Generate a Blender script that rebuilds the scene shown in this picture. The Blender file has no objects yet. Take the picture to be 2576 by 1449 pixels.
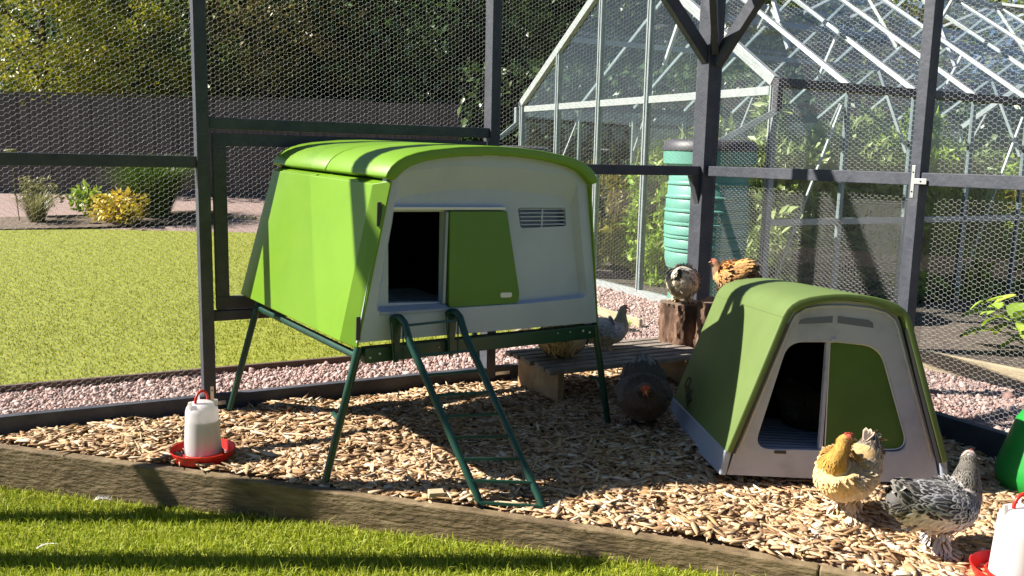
import bpy, bmesh, math, random
import numpy as np
from mathutils import Vector, Matrix
rng = np.random.default_rng(7); random.seed(7)
R = math.radians
sc = bpy.context.scene
COL = sc.collection
# ------------------------------------------------------------------ camera
cam_d = bpy.data.cameras.new('camera'); cam = bpy.data.objects.new('camera', cam_d); COL.objects.link(cam)
PITCH, ROLL = R(8.5), R(1.3)
fw = Vector((0, math.cos(PITCH), -math.sin(PITCH))); rt = Vector((1, 0, 0)); up = rt.cross(fw)
rt2 = rt*math.cos(ROLL)+up*math.sin(ROLL); up2 = up*math.cos(ROLL)-rt*math.sin(ROLL)
m = Matrix((rt2, up2, -fw)).transposed().to_4x4(); m.translation = (0, 0, 1.25)
cam.matrix_world = m
cam_d.sensor_width = 36; cam_d.lens = 36*2215/2576; cam_d.clip_start = .05; cam_d.clip_end = 500
sc.camera = cam
# ------------------------------------------------------------------ world, sun, exposure
SUN_AZ, SUN_EL = R(-88.5), R(40)
w = bpy.data.worlds.new('World'); sc.world = w; w.use_nodes = True
nt = w.node_tree; bg = nt.nodes['Background']
sky = nt.nodes.new('ShaderNodeTexSky'); sky.sky_type = 'NISHITA'; sky.sun_disc = False
sky.sun_elevation = SUN_EL; sky.sun_rotation = SUN_AZ; sky.air_density = .7; sky.dust_density = .1
nt.links.new(sky.outputs[0], bg.inputs[0]); bg.inputs[1].default_value = .05
sun_d = bpy.data.lights.new('sun', 'SUN'); sun_d.energy = 5.0; sun_d.angle = R(.53); sun_d.color = (1, .94, .84)
sun = bpy.data.objects.new('sun', sun_d); COL.objects.link(sun)
sdir = Vector((math.sin(SUN_AZ)*math.cos(SUN_EL), math.cos(SUN_AZ)*math.cos(SUN_EL), math.sin(SUN_EL)))
sun.rotation_euler = sdir.to_track_quat('Z', 'Y').to_euler(); sun.location = (-6, 2, 8)
sc.view_settings.view_transform = 'Standard'; sc.view_settings.look = 'None'
sc.view_settings.exposure = 1.35; sc.view_settings.gamma = 1
sc.render.engine = 'CYCLES'
sc.cycles.max_bounces = 10; sc.cycles.transparent_max_bounces = 40; sc.cycles.caustics_reflective = False; sc.cycles.caustics_refractive = False

# ------------------------------------------------------------------ materials
def newmat(name):
    mt = bpy.data.materials.new(name); mt.use_nodes = True
    return mt, mt.node_tree, mt.node_tree.nodes['Principled BSDF']
def ramp(nt, stops):
    r = nt.nodes.new('ShaderNodeValToRGB'); e = r.color_ramp.elements
    e[0].position, e[0].color = stops[0][0], (*stops[0][1], 1)
    e[1].position, e[1].color = stops[-1][0], (*stops[-1][1], 1)
    for p, c in stops[1:-1]:
        n = e.new(p); n.color = (*c, 1)
    return r
def M(name, stops, scale=6, rough=.55, bump=0, bscale=60, metal=0, spec=.5, stretch=(1, 1, 1), detail=6, coat=0, bstretch=None):
    mt, nt, b = newmat(name); L = nt.links.new
    if not isinstance(stops[0][0], (int, float)) or len(stops[0]) == 3: stops = [(.3+.4*i/max(1, len(stops)-1), c) for i, c in enumerate(stops)]
    tc = nt.nodes.new('ShaderNodeTexCoord'); mp = nt.nodes.new('ShaderNodeMapping'); mp.inputs['Scale'].default_value = stretch
    L(tc.outputs['Object'], mp.inputs[0])
    if len(stops) > 1:
        n = nt.nodes.new('ShaderNodeTexNoise'); n.inputs['Scale'].default_value = scale; n.inputs['Detail'].default_value = detail; n.inputs['Roughness'].default_value = .65
        L(mp.outputs[0], n.inputs[0]); r = ramp(nt, stops); L(n.outputs[0], r.inputs[0]); L(r.outputs[0], b.inputs['Base Color'])
    else: b.inputs['Base Color'].default_value = (*stops[0][1], 1)
    b.inputs['Roughness'].default_value = rough; b.inputs['Metallic'].default_value = metal
    b.inputs['Specular IOR Level'].default_value = spec; b.inputs['Coat Weight'].default_value = coat
    if bump:
        n2 = nt.nodes.new('ShaderNodeTexNoise'); n2.inputs['Scale'].default_value = bscale; n2.inputs['Detail'].default_value = 5
        if bstretch:
            m2 = nt.nodes.new('ShaderNodeMapping'); m2.inputs['Scale'].default_value = bstretch; L(tc.outputs['Object'], m2.inputs[0]); L(m2.outputs[0], n2.inputs[0])
        else: L(mp.outputs[0], n2.inputs[0])
        bp = nt.nodes.new('ShaderNodeBump'); bp.inputs['Strength'].default_value = bump; bp.inputs['Distance'].default_value = .01
        L(n2.outputs[0], bp.inputs['Height']); L(bp.outputs[0], b.inputs['Normal'])
    return mt
def island(name, stops, rough=.6, trans=0, spec=.4, noise=0, nscale=30):
    """colour per separate leaf / chip / stone, from the geometry's own islands"""
    mt, nt, b = newmat(name); L = nt.links.new
    g = nt.nodes.new('ShaderNodeNewGeometry'); r = ramp(nt, [(i/(len(stops)-1), c) for i, c in enumerate(stops)])
    L(g.outputs['Random Per Island'], r.inputs[0]); src = r.outputs[0]
    if noise:
        tc = nt.nodes.new('ShaderNodeTexCoord'); n = nt.nodes.new('ShaderNodeTexNoise'); n.inputs['Scale'].default_value = nscale
        L(tc.outputs['Object'], n.inputs[0]); mr = nt.nodes.new('ShaderNodeMapRange'); mr.inputs[3].default_value = 1-noise; mr.inputs[4].default_value = 1+noise
        L(n.outputs[0], mr.inputs[0]); hs = nt.nodes.new('ShaderNodeHueSaturation'); L(mr.outputs[0], hs.inputs['Value']); L(src, hs.inputs['Color']); src = hs.outputs[0]
    L(src, b.inputs['Base Color']); b.inputs['Roughness'].default_value = rough; b.inputs['Specular IOR Level'].default_value = spec
    if trans:
        t = nt.nodes.new('ShaderNodeBsdfTranslucent'); L(src, t.inputs[0]); mx = nt.nodes.new('ShaderNodeMixShader'); mx.inputs[0].default_value = trans
        L(b.outputs[0], mx.inputs[1]); L(t.outputs[0], mx.inputs[2]); L(mx.outputs[0], nt.nodes['Material Output'].inputs[0])
    return mt
def glassmat(name, tint, k, rough=.02):
    mt, nt, b = newmat(name); L = nt.links.new; nt.nodes.remove(b)
    t = nt.nodes.new('ShaderNodeBsdfTransparent'); t.inputs[0].default_value = (*tint, 1)
    g = nt.nodes.new('ShaderNodeBsdfGlossy'); g.inputs['Roughness'].default_value = rough; g.inputs[0].default_value = (.9, .95, 1, 1)
    f = nt.nodes.new('ShaderNodeLayerWeight'); f.inputs[0].default_value = .5; pw = nt.nodes.new('ShaderNodeMath'); pw.operation = 'POWER'; pw.inputs[1].default_value = 5
    L(f.outputs['Facing'], pw.inputs[0]); mm = nt.nodes.new('ShaderNodeMath'); mm.operation = 'MULTIPLY_ADD'
    mm.inputs[1].default_value = .9; mm.inputs[2].default_value = .06; mm.use_clamp = True; L(pw.outputs[0], mm.inputs[0])
    # dust on the panes
    d = nt.nodes.new('ShaderNodeBsdfDiffuse'); d.inputs[0].default_value = (.75, .78, .8, 1)
    mx0 = nt.nodes.new('ShaderNodeMixShader'); mx0.inputs[0].default_value = k; L(t.outputs[0], mx0.inputs[1]); L(d.outputs[0], mx0.inputs[2])
    mx = nt.nodes.new('ShaderNodeMixShader'); L(mm.outputs[0], mx.inputs[0]); L(mx0.outputs[0], mx.inputs[1]); L(g.outputs[0], mx.inputs[2])
    L(mx.outputs[0], nt.nodes['Material Output'].inputs[0]); return mt
def colmat(name, rough=.75, trans=.0):
    mt, nt, b = newmat(name); L = nt.links.new
    a = nt.nodes.new('ShaderNodeVertexColor'); a.layer_name = 'Col'; L(a.outputs[0], b.inputs['Base Color'])
    b.inputs['Roughness'].default_value = rough; b.inputs['Specular IOR Level'].default_value = .25; b.inputs['Sheen Weight'].default_value = .15
    return mt
PAINT = M('charcoal_paint', [(.042, .046, .062), (.080, .083, .098)], scale=9, rough=.6, bump=.35, bscale=40, stretch=(1, 1, 1), spec=.3)
WOODG = M('grey_slats', [(.16, .13, .11), (.30, .26, .22)], scale=14, rough=.8, bump=.4, bscale=70)
WOODB = M('sleeper_wood', [(.3, (.07, .046, .022)), (.5, (.165, .115, .058)), (.7, (.25, .185, .105))], scale=9, rough=.85, bump=.8, bscale=30, stretch=(.8, 1, 2.6))
WOODP = M('pale_board', [(.3, .24, .14), (.5, .42, .28)], scale=6, rough=.8, bump=.4, bscale=30, stretch=(.6, .6, 3))
WOODL = M('bench_leg_wood', [(.2, .13, .06), (.42, .29, .15)], scale=9, rough=.8, bump=.3, bscale=50)
WOODE = M('edging_wood', [(.07, .045, .035), (.15, .10, .075)], scale=9, rough=.85, bump=.4, bscale=50)
BARK = M('bark', [(.3, (.035, .02, .014)), (.52, (.17, .095, .06)), (.75, (.38, .25, .17))], scale=16, rough=.9, bump=1.0, bscale=24, stretch=(1, 1, .28))
LOGTOP = M('log_top', [(.12, .085, .06), (.25, .18, .13)], scale=12, rough=.85, bump=.3)
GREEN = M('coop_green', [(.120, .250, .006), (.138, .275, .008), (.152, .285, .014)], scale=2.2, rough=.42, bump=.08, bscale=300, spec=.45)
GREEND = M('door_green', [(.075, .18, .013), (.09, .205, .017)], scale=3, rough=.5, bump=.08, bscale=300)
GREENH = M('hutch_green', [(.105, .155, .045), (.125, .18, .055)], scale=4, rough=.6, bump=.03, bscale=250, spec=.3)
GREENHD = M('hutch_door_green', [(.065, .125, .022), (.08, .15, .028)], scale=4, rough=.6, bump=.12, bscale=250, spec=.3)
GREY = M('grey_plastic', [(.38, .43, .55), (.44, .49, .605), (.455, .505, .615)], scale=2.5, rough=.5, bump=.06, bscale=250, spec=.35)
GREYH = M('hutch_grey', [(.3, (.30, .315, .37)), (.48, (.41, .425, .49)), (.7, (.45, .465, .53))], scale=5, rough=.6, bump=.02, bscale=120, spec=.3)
GREYB = M('blue_grey_plastic', [(.26, .30, .38), (.33, .37, .46)], scale=5, rough=.5, bump=.1)
WHITEP = M('white_plastic', [(.72, .72, .74)], rough=.4)
BLACKP = M('black_plastic', [(.02, .02, .022)], rough=.5)
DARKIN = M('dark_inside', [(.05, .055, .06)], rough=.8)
GMETAL = M('green_metal', [(.007, .042, .03), (.012, .058, .04)], scale=12, rough=.35, spec=.5)
ZINC = M('zinc', [(.55, .55, .53), (.7, .7, .68)], scale=30, rough=.35, metal=.6)
WIRE = M('wire', [(.36, .36, .35)], rough=.6, metal=.1)
ALU = M('aluminium', [(.30, .335, .33), (.42, .445, .44)], scale=20, rough=.38, metal=.15)
ALUD = M('aluminium_weathered', [(.20, .25, .26), (.30, .35, .36)], scale=10, rough=.45, metal=.15)
RUBBER = M('gutter_dark', [(.05, .05, .06)], rough=.5)
GLASS = glassmat('pane_glass', (.93, .97, .95), .012)
GLASSR = glassmat('roof_glass', (.88, .93, .95), .05, .05)
TEAL = M('butt_teal', [(.10, .285, .225), (.135, .34, .275)], scale=3, rough=.45, spec=.4)
RED = M('red_plastic', [(.62, .022, .015), (.70, .03, .02)], scale=6, rough=.35)
FGREEN = M('feeder_green', [(.01, .235, .03), (.015, .27, .04)], scale=6, rough=.4)
FENCE = M('fence_board', [(.3, (.050, .044, .046)), (.5, (.092, .080, .080)), (.7, (.14, .122, .12))], scale=3, rough=.9, bump=.3, bscale=20, stretch=(7, 7, .25))
SOIL = M('soil', [(.3, (.03, .022, .018)), (.5, (.085, .065, .05)), (.72, (.19, .155, .12))], scale=30, rough=.95, bump=.9, bscale=60)
MULCH = M('mulch', [(.3, (.04, .028, .02)), (.5, (.12, .085, .06)), (.75, (.30, .24, .18))], scale=22, rough=.95, bump=.9, bscale=40)
CHIPB = M('chip_base', [(.3, (.10, .065, .04)), (.5, (.24, .16, .10)), (.75, (.42, .31, .2))], scale=45, rough=.95, bump=.9, bscale=50)
GRAVB = M('gravel_base', [(.3, (.08, .052, .048)), (.5, (.26, .18, .16)), (.7, (.48, .37, .335))], scale=70, rough=.9, bump=.9, bscale=90)
LAWNB = M('lawn_base', [(.3, (.15, .175, .014)), (.5, (.22, .245, .02)), (.7, (.31, .31, .038))], scale=14, rough=.9, bump=.8, bscale=120)
GROUND = M('ground_earth', [(.05, .06, .02), (.09, .09, .035)], scale=2, rough=.95)
CHIPS = island('chip_wood', [(.25, .14, .07), (.46, .30, .17), (.57, .41, .25), (.38, .21, .095), (.65, .50, .34), (.48, .29, .14), (.76, .64, .49), (.53, .36, .21), (.18, .10, .05), (.60, .39, .19)], rough=.8, spec=.2, noise=.24, nscale=3.5)
STONES = island('gravel_stone', [(.40, .27, .235), (.28, .18, .16), (.50, .38, .345), (.36, .205, .17), (.58, .47, .43), (.22, .165, .16)], rough=.75, noise=.12)
GRASSN = island('grass_blade_near', [(.20, .28, .014), (.31, .38, .025), (.44, .47, .045), (.26, .33, .02), (.54, .53, .11)], rough=.55, trans=.35, spec=.25)
GRASSF = island('grass_blade_far', [(.20, .235, .015), (.275, .30, .022), (.35, .36, .038), (.235, .265, .018), (.42, .41, .075)], rough=.6, trans=.3, spec=.2, noise=.22, nscale=.7)
def leafm(name, *c, trans=.3, rough=.4): return island(name, list(c), rough=rough, trans=trans, spec=.5)
L_YEL = leafm('leaf_yellow_green', (.20, .26, .012), (.38, .40, .02), (.54, .50, .03), (.11, .17, .012), (.64, .56, .06))
L_COP = leafm('leaf_copper', (.10, .10, .022), (.18, .16, .04), (.28, .22, .06), (.08, .115, .02), (.22, .15, .05))
L_DRK = leafm('leaf_dark', (.018, .055, .012), (.048, .10, .022), (.09, .155, .034), (.02, .056, .014), trans=.18, rough=.35)
L_MID = leafm('leaf_mid', (.065, .115, .017), (.12, .18, .026), (.18, .24, .035), (.23, .25, .055), (.08, .13, .022))
L_PALE = leafm('leaf_pale', (.32, .40, .12), (.44, .50, .21), (.22, .31, .07), (.54, .58, .30), (.17, .25, .05))
L_GOLD = leafm('leaf_gold', (.62, .42, .02), (.74, .56, .05), (.46, .38, .03), (.80, .66, .16))
L_LIME = leafm('leaf_lime', (.22, .35, .025), (.33, .46, .04), (.45, .55, .08), (.16, .28, .025))
L_REED = leafm('leaf_reed', (.05, .11, .015), (.09, .16, .025), (.14, .21, .04), (.04, .085, .012))
L_DRY = leafm('leaf_dry', (.20, .20, .07), (.30, .28, .11), (.14, .16, .05), (.36, .32, .16))
L_OLD = leafm('leaf_autumn', (.22, .16, .02), (.30, .24, .03), (.16, .17, .02), (.36, .27, .04))
TRUNK = M('trunk_bark', [(.035, .026, .02), (.09, .07, .05)], scale=12, rough=.9, bump=.6)
FEATH = colmat('plumage')
SKINR = M('red_skin', [(.40, .05, .025), (.52, .085, .045)], scale=60, rough=.55)
BEAK = M('beak_horn', [(.42, .27, .10)], rough=.45)
EYE = M('eye', [(.02, .012, .008)], rough=.15)
SHANK = M('shank', [(.45, .30, .10), (.52, .38, .16)], scale=80, rough=.6)
WATER = M('water_in_drinker', [(.62, .56, .57)], rough=.3)
def milky():
    mt, nt, b = newmat('milky_plastic'); L = nt.links.new
    b.inputs['Base Color'].default_value = (.86, .84, .85, 1); b.inputs['Roughness'].default_value = .3
    t = nt.nodes.new('ShaderNodeBsdfTranslucent'); t.inputs[0].default_value = (.86, .83, .84, 1)
    tr = nt.nodes.new('ShaderNodeBsdfTransparent'); m1 = nt.nodes.new('ShaderNodeMixShader'); m1.inputs[0].default_value = .45
    m2 = nt.nodes.new('ShaderNodeMixShader'); m2.inputs[0].default_value = .07
    L(b.outputs[0], m1.inputs[1]); L(t.outputs[0], m1.inputs[2]); L(m1.outputs[0], m2.inputs[1]); L(tr.outputs[0], m2.inputs[2]); L(m2.outputs[0], nt.nodes['Material Output'].inputs[0])
    return mt
MILK = milky()

# ------------------------------------------------------------------ mesh helpers
def tag(o, label=None, cat=None, group=None, kind=None):
    for k, v in (('label', label), ('category', cat), ('group', group), ('kind', kind)):
        if v: o[k] = v
    return o
def link(name, me, mat=None, parent=None):
    o = bpy.data.objects.new(name, me); COL.objects.link(o)
    if mat: me.materials.append(mat)
    if parent: o.parent = parent
    return o
def empty(name, loc=(0, 0, 0), rot=(0, 0, 0), label=None, cat=None, group=None):
    o = bpy.data.objects.new(name, None); COL.objects.link(o); o.location = loc; o.rotation_euler = rot; o.empty_display_size = .1
    return tag(o, label, cat, group)
class MB:
    def __init__(s): s.v = []; s.f = []
    def add(s, vs, fs):
        k = len(s.v); s.v += [tuple(map(float, q)) for q in vs]; s.f += [tuple(k+i for i in f) for f in fs]; return s
    def box(s, x0, x1, y0, y1, z0, z1):
        return s.add([(x0, y0, z0), (x1, y0, z0), (x1, y1, z0), (x0, y1, z0), (x0, y0, z1), (x1, y0, z1), (x1, y1, z1), (x0, y1, z1)],
                     [(0, 3, 2, 1), (4, 5, 6, 7), (0, 1, 5, 4), (1, 2, 6, 5), (2, 3, 7, 6), (3, 0, 4, 7)])
    def bar(s, p, q, w, h, upv=(0, 0, 1)):
        p, q = Vector(p), Vector(q); d = (q-p).normalized(); u = Vector(upv); sd = d.cross(u)
        if sd.length < 1e-4: sd = d.cross(Vector((1, 0, 0)))
        sd.normalize(); u = sd.cross(d); a = sd*w/2; b = u*h/2
        vs = [e+k for e in (p, q) for k in (-a-b, a-b, a+b, -a+b)]
        return s.add(vs, [(0, 1, 2, 3), (7, 6, 5, 4), (0, 4, 5, 1), (1, 5, 6, 2), (2, 6, 7, 3), (3, 7, 4, 0)])
    def tube(s, pts, r, n=8, cap=True):
        pts = [Vector(p) for p in pts]; k0 = len(s.v); rs = r if isinstance(r, (list, tuple)) else [r]*len(pts)
        prev = None
        for i, p in enumerate(pts):
            d = (pts[min(i+1, len(pts)-1)]-pts[max(i-1, 0)]).normalized()
            a = d.cross(Vector((0, 0, 1)) if abs(d.z) < .9 else Vector((1, 0, 0))) if prev is None else prev-d*prev.dot(d)
            a.normalize(); prev = a; b = d.cross(a)
            s.v += [tuple(p+(a*math.cos(2*math.pi*j/n)+b*math.sin(2*math.pi*j/n))*rs[i]) for j in range(n)]
        for i in range(len(pts)-1):
            for j in range(n):
                s.f.append((k0+i*n+j, k0+i*n+(j+1) % n, k0+(i+1)*n+(j+1) % n, k0+(i+1)*n+j))
        if cap: s.f.append(tuple(k0+j for j in range(n))[::-1]); s.f.append(tuple(k0+(len(pts)-1)*n+j for j in range(n)))
        return s
    def lathe(s, prof, n=32, c=(0, 0, 0), a0=0, a1=2*math.pi):
        full = abs(a1-a0-2*math.pi) < 1e-6; k0 = len(s.v); N = n if full else n+1
        for r, z in prof:
            s.v += [(c[0]+r*math.cos(a0+(a1-a0)*j/n), c[1]+r*math.sin(a0+(a1-a0)*j/n), c[2]+z) for j in range(N)]
        for i in range(len(prof)-1):
            for j in range(n):
                j2 = (j+1) % N if full else j+1
                s.f.append((k0+i*N+j, k0+i*N+j2, k0+(i+1)*N+j2, k0+(i+1)*N+j))
        return s
    def sphere(s, c, r, n=10, sc_=(1, 1, 1)):
        prof = [(r*math.sin(math.pi*i/n), -r*math.cos(math.pi*i/n)) for i in range(n+1)]
        k = len(s.v); s.lathe(prof, n*2)
        for i in range(k, len(s.v)):
            x, y, z = s.v[i]; s.v[i] = (c[0]+x*sc_[0], c[1]+y*sc_[1], c[2]+z*sc_[2])
        return s
    def loft(s, loops, cap0=False, cap1=False):
        k0 = len(s.v); n = len(loops[0])
        for l in loops: s.v += [tuple(map(float, p)) for p in l]
        for i in range(len(loops)-1):
            for j in range(n): s.f.append((k0+i*n+j, k0+i*n+(j+1) % n, k0+(i+1)*n+(j+1) % n, k0+(i+1)*n+j))
        if cap0: s.f.append(tuple(k0+j for j in range(n))[::-1])
        if cap1: s.f.append(tuple(k0+(len(loops)-1)*n+j for j in range(n)))
        return s
    def holed(s, outer, holes):
        """flat face (3D points) with holes cut out of it"""
        bm = bmesh.new(); es = []
        for lp in [outer]+holes:
            vs = [bm.verts.new(p) for p in lp]; es += [bm.edges.new((vs[i], vs[(i+1) % len(vs)])) for i in range(len(vs))]
        bmesh.ops.triangle_fill(bm, use_beauty=True, use_dissolve=False, edges=es)
        bm.verts.index_update(); k = len(s.v); s.v += [tuple(v.co) for v in bm.verts]
        s.f += [tuple(k+v.index for v in f.verts) for f in bm.faces]; bm.free(); return s
    def build(s, name, mat, parent=None, smooth=False, bevel=0, seg=2, auto=None):
        me = bpy.data.meshes.new(name); me.from_pydata(s.v, [], s.f); me.validate()
        bm = bmesh.new(); bm.from_mesh(me); bmesh.ops.recalc_face_normals(bm, faces=bm.faces); bm.to_mesh(me); bm.free()
        if smooth:
            me.shade_smooth()
            if auto: me.set_sharp_from_angle(angle=R(auto))
        o = link(name, me, mat, parent)
        if bevel:
            b = o.modifiers.new('bevel', 'BEVEL'); b.width = bevel; b.segments = seg; b.limit_method = 'ANGLE'; b.angle_limit = R(40)
        return o
def np_mesh(name, V, F, mat=None, parent=None, smooth=False, col=None):
    """V (n,3), F (m,k) all faces with k corners"""
    me = bpy.data.meshes.new(name); V = np.asarray(V, np.float32); F = np.asarray(F, np.int32)
    me.vertices.add(len(V)); me.vertices.foreach_set('co', V.ravel())
    me.loops.add(F.size); me.loops.foreach_set('vertex_index', F.ravel())
    me.polygons.add(len(F)); me.polygons.foreach_set('loop_start', np.arange(0, F.size, F.shape[1], dtype=np.int32))
    me.update(calc_edges=True); me.validate()
    if col is not None:
        a = me.color_attributes.new('Col', 'FLOAT_COLOR', 'POINT'); c = np.ones((len(V), 4), np.float32); c[:, :3] = col; a.data.foreach_set('color', c.ravel())
    if smooth: me.shade_smooth()
    return link(name, me, mat, parent)
def rots(n, tilt=1.0):
    """n random rotation matrices (about z fully, other axes by tilt)"""
    a = rng.uniform(0, 2*np.pi, n); b = rng.normal(0, tilt, n); g = rng.normal(0, tilt, n)
    ca, sa, cb, sb, cg, sg = np.cos(a), np.sin(a), np.cos(b), np.sin(b), np.cos(g), np.sin(g); O = np.zeros(n); I = np.ones(n)
    Z = np.stack([np.stack([ca, -sa, O], 1), np.stack([sa, ca, O], 1), np.stack([O, O, I], 1)], 1)
    Y = np.stack([np.stack([cb, O, sb], 1), np.stack([O, I, O], 1), np.stack([-sb, O, cb], 1)], 1)
    X = np.stack([np.stack([I, O, O], 1), np.stack([O, cg, -sg], 1), np.stack([O, sg, cg], 1)], 1)
    return Z @ Y @ X
def scatter(tv, tf, pos, Rm, S):
    """template verts (k,3) or (n,k,3), faces; positions (n,3); rotations (n,3,3); sizes (n,3)"""
    tv = np.asarray(tv, float); n = len(pos)
    P = (tv[None] if tv.ndim == 2 else tv)*S[:, None, :]
    P = np.einsum('nij,nkj->nki', Rm, np.broadcast_to(P, (n, P.shape[1], 3)))+pos[:, None, :]
    F = np.asarray(tf)[None]+(np.arange(n)*P.shape[1])[:, None, None]
    return P.reshape(-1, 3), F.reshape(-1, np.asarray(tf).shape[1])
def in_poly(p, poly):
    x, y = p[:, 0], p[:, 1]; c = np.zeros(len(p), bool); n = len(poly)
    for i in range(n):
        (x0, y0), (x1, y1) = poly[i], poly[(i+1) % n]
        c ^= ((y0 > y) != (y1 > y)) & (x < (x1-x0)*(y-y0)/((y1-y0) or 1e-9)+x0)
    return c
def fill_poly(poly, n):
    a = np.array(poly); lo, hi = a.min(0), a.max(0); out = []
    got = 0
    while got < n:
        p = rng.uniform(lo, hi, (n*2, 2)); p = p[in_poly(p, poly)]; out.append(p); got += len(p)
    return np.concatenate(out)[:n]
def visible(p, margin=.04, z=0.0):
    """keep scatter points near the camera's field of view (a wide margin) so that memory is spent where it shows"""
    d = np.stack([p[:, 0], p[:, 1], np.full(len(p), z-1.25)], 1); f = d @ np.array(fw)
    x = (d @ np.array(rt2))/f*2215/2576; y = (d @ np.array(up2))/f*2215/2576
    return (f > .3) & (abs(x) < .5+margin+.1) & (abs(y) < .2813+margin)
LEAF_V = [(0, 0, 0), (.5, -.32, .07), (1, 0, 0), (.5, .32, .07)]; LEAF_F = [(0, 1, 2), (0, 2, 3)]
def sheet(name, poly, z, mat, thick=0):
    me = bpy.data.meshes.new(name); me.from_pydata([(x, y, z) for x, y in poly], [], [tuple(range(len(poly)))])
    o = link(name, me, mat); return tag(o, kind='structure')
# run frame: origin at the inner foot of the left visible post, x along the back wall, y outward
RUN0 = Vector((-1.457, 4.076, 0)); RUNZ = R(27.9)
BW = np.array([math.cos(RUNZ), math.sin(RUNZ)]); RW = np.array([-math.sin(RUNZ), math.cos(RUNZ)])
def rl(s, q): return tuple(np.array(RUN0[:2])+s*BW+q*RW)
GH0 = np.array([1.902, 6.628])
def gl(s, q): return tuple(GH0+s*BW+q*RW)

# ------------------------------------------------------------------ the setting
sheet('ground', [(-150, -60), (150, -60), (150, 240), (-150, 240)], -.26, GROUND)
FRONT = [(-2.75, 3.745), (-2.15, 3.579), (-1.27, 3.335), (-.835, 3.212), (-.396, 3.086), (.0, 2.972), (.505, 2.812), (.677, 2.755), (1.155, 2.55), (1.9, 2.22), (2.6, 1.9)]
LC = (-2.31, 3.62)
chip_poly = [(-2.31, 3.62)]+[p for p in FRONT if p[0] > -2.3]+[rl(2.97, -3.3), rl(2.97, 0)]
sheet('woodchip_bed', chip_poly, -.004, CHIPB)
sheet('gravel_path', [rl(-4.5, .0), rl(-4.5, 1.6), rl(.2, 1.3), rl(2.3, 1.6), gl(-.9, 4.6), gl(0, 4.6), gl(0, -.02), gl(9, -.02), rl(9, -4.5), rl(2.97, -4.5), rl(2.97, 0)], -.012, GRAVB)
lawn_near = [(-6, 2.0), (-6, 4.65), (-2.75, 3.745)]+FRONT[1:]+[(2.6, .2), (-6, .2)]
fl_ = sheet('front_lawn', lawn_near, -.225, LAWNB)
def lz(x): return -.108+.034*x
for v_ in fl_.data.vertices: v_.co.z = lz(v_.co.x)
LAWN = [rl(-5.5, .80), rl(-.4, .78), rl(1.95, .76), rl(2.35, 1.1), gl(-.82, .35), gl(-.82, 3.9), (-2.4, 13.9), (-4.26, 14.4), (-5.3, 14.1), (-7.6, 13.05), (-10, 12.7), (-14, 12.4), (-14, 4)]
sheet('back_lawn', LAWN, 0.0, LAWNB)
# planting border and the gravel that rises to the fence
def slope(y): return max(0.0, min(.40, (y-13.3)*.1))
def strip(name, rows, mat):
    vs, fs = [], []
    for a, b in rows: vs += [a, b]
    for i in range(len(rows)-1): fs.append((2*i, 2*i+1, 2*i+3, 2*i+2))
    me = bpy.data.meshes.new(name); me.from_pydata(vs, [], fs); return tag(link(name, me, mat), kind='structure')
strip('gravel_bed', [((-40, y, slope(y)-.02), (30, y, slope(y)-.02)) for y in (12.0, 13.3, 14, 15, 16, 17.3, 60)], GRAVB)
strip('planting_border', [((x, a, slope(a)+.012), (x, b, slope(b)+.012)) for x, a, b in ((-16, 12.2, 13.3), (-10, 12.5, 13.7), (-7.8, 12.9, 14.3), (-6.2, 13.6, 15.0), (-5.3, 14.0, 15.3), (-4.75, 14.2, 14.9))], MULCH)
sheet('greenhouse_soil', [gl(.04, .04), gl(7.4, .04), gl(7.4, 3.86), gl(.04, 3.86)], .02, SOIL)

# wood chips
def chips(n, poly):
    p = fill_poly(poly, n); p = p[visible(p)]; n = len(p)
    h = .012*np.sin(p[:, 0]*5.1+1)*np.sin(p[:, 1]*6.3)+.010*np.sin(p[:, 0]*13)*np.sin(p[:, 1]*11+2)
    z = np.maximum(h, -.004)+rng.uniform(0, .016, n)
    tv = np.array([(-.5, -.5, -.5), (.5, -.5, -.5), (.5, .5, -.5), (-.5, .5, -.5), (-.5, -.5, .5), (.5, -.5, .5), (.5, .5, .5), (-.5, .5, .5)])
    tvn = tv[None]*rng.uniform(.78, 1.18, (n, 8, 3)); sk = rng.normal(0, .16, (n, 1)); tvn[:, :, 0] += sk*np.sign(tv[None, :, 1]); e_ = np.where(rng.uniform(0, 1, (n, 1)) < .55, rng.uniform(.15, .7, (n, 1)), 1); tvn[:, :, 1] *= np.where(tv[None, :, 0] > 0, e_, 1)
    S = np.stack([rng.lognormal(-3.12, .5, n), rng.lognormal(-4.25, .42, n), rng.uniform(.002, .0065, n)], 1)
    S[:, 0] = np.clip(S[:, 0], .01, .11)
    V, F = scatter(tvn, [(0, 3, 2, 1), (4, 5, 6, 7), (0, 1, 5, 4), (1, 2, 6, 5), (2, 3, 7, 6), (3, 0, 4, 7)], np.column_stack([p, z]), rots(n, .15), S)
    return np_mesh('wood_chips', V, F, CHIPS)
inner = [(-2.2, 3.62)]+[(x+.01, y+.012) for x, y in FRONT if -2.2 < x < 2.5]+[rl(2.94, -3.2), rl(2.94, -.03), rl(-.8, -.03)]
tag(chips(34000, inner), 'loose tan wood chips covering the floor of the hen run', 'wood chips', kind='stuff')
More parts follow.
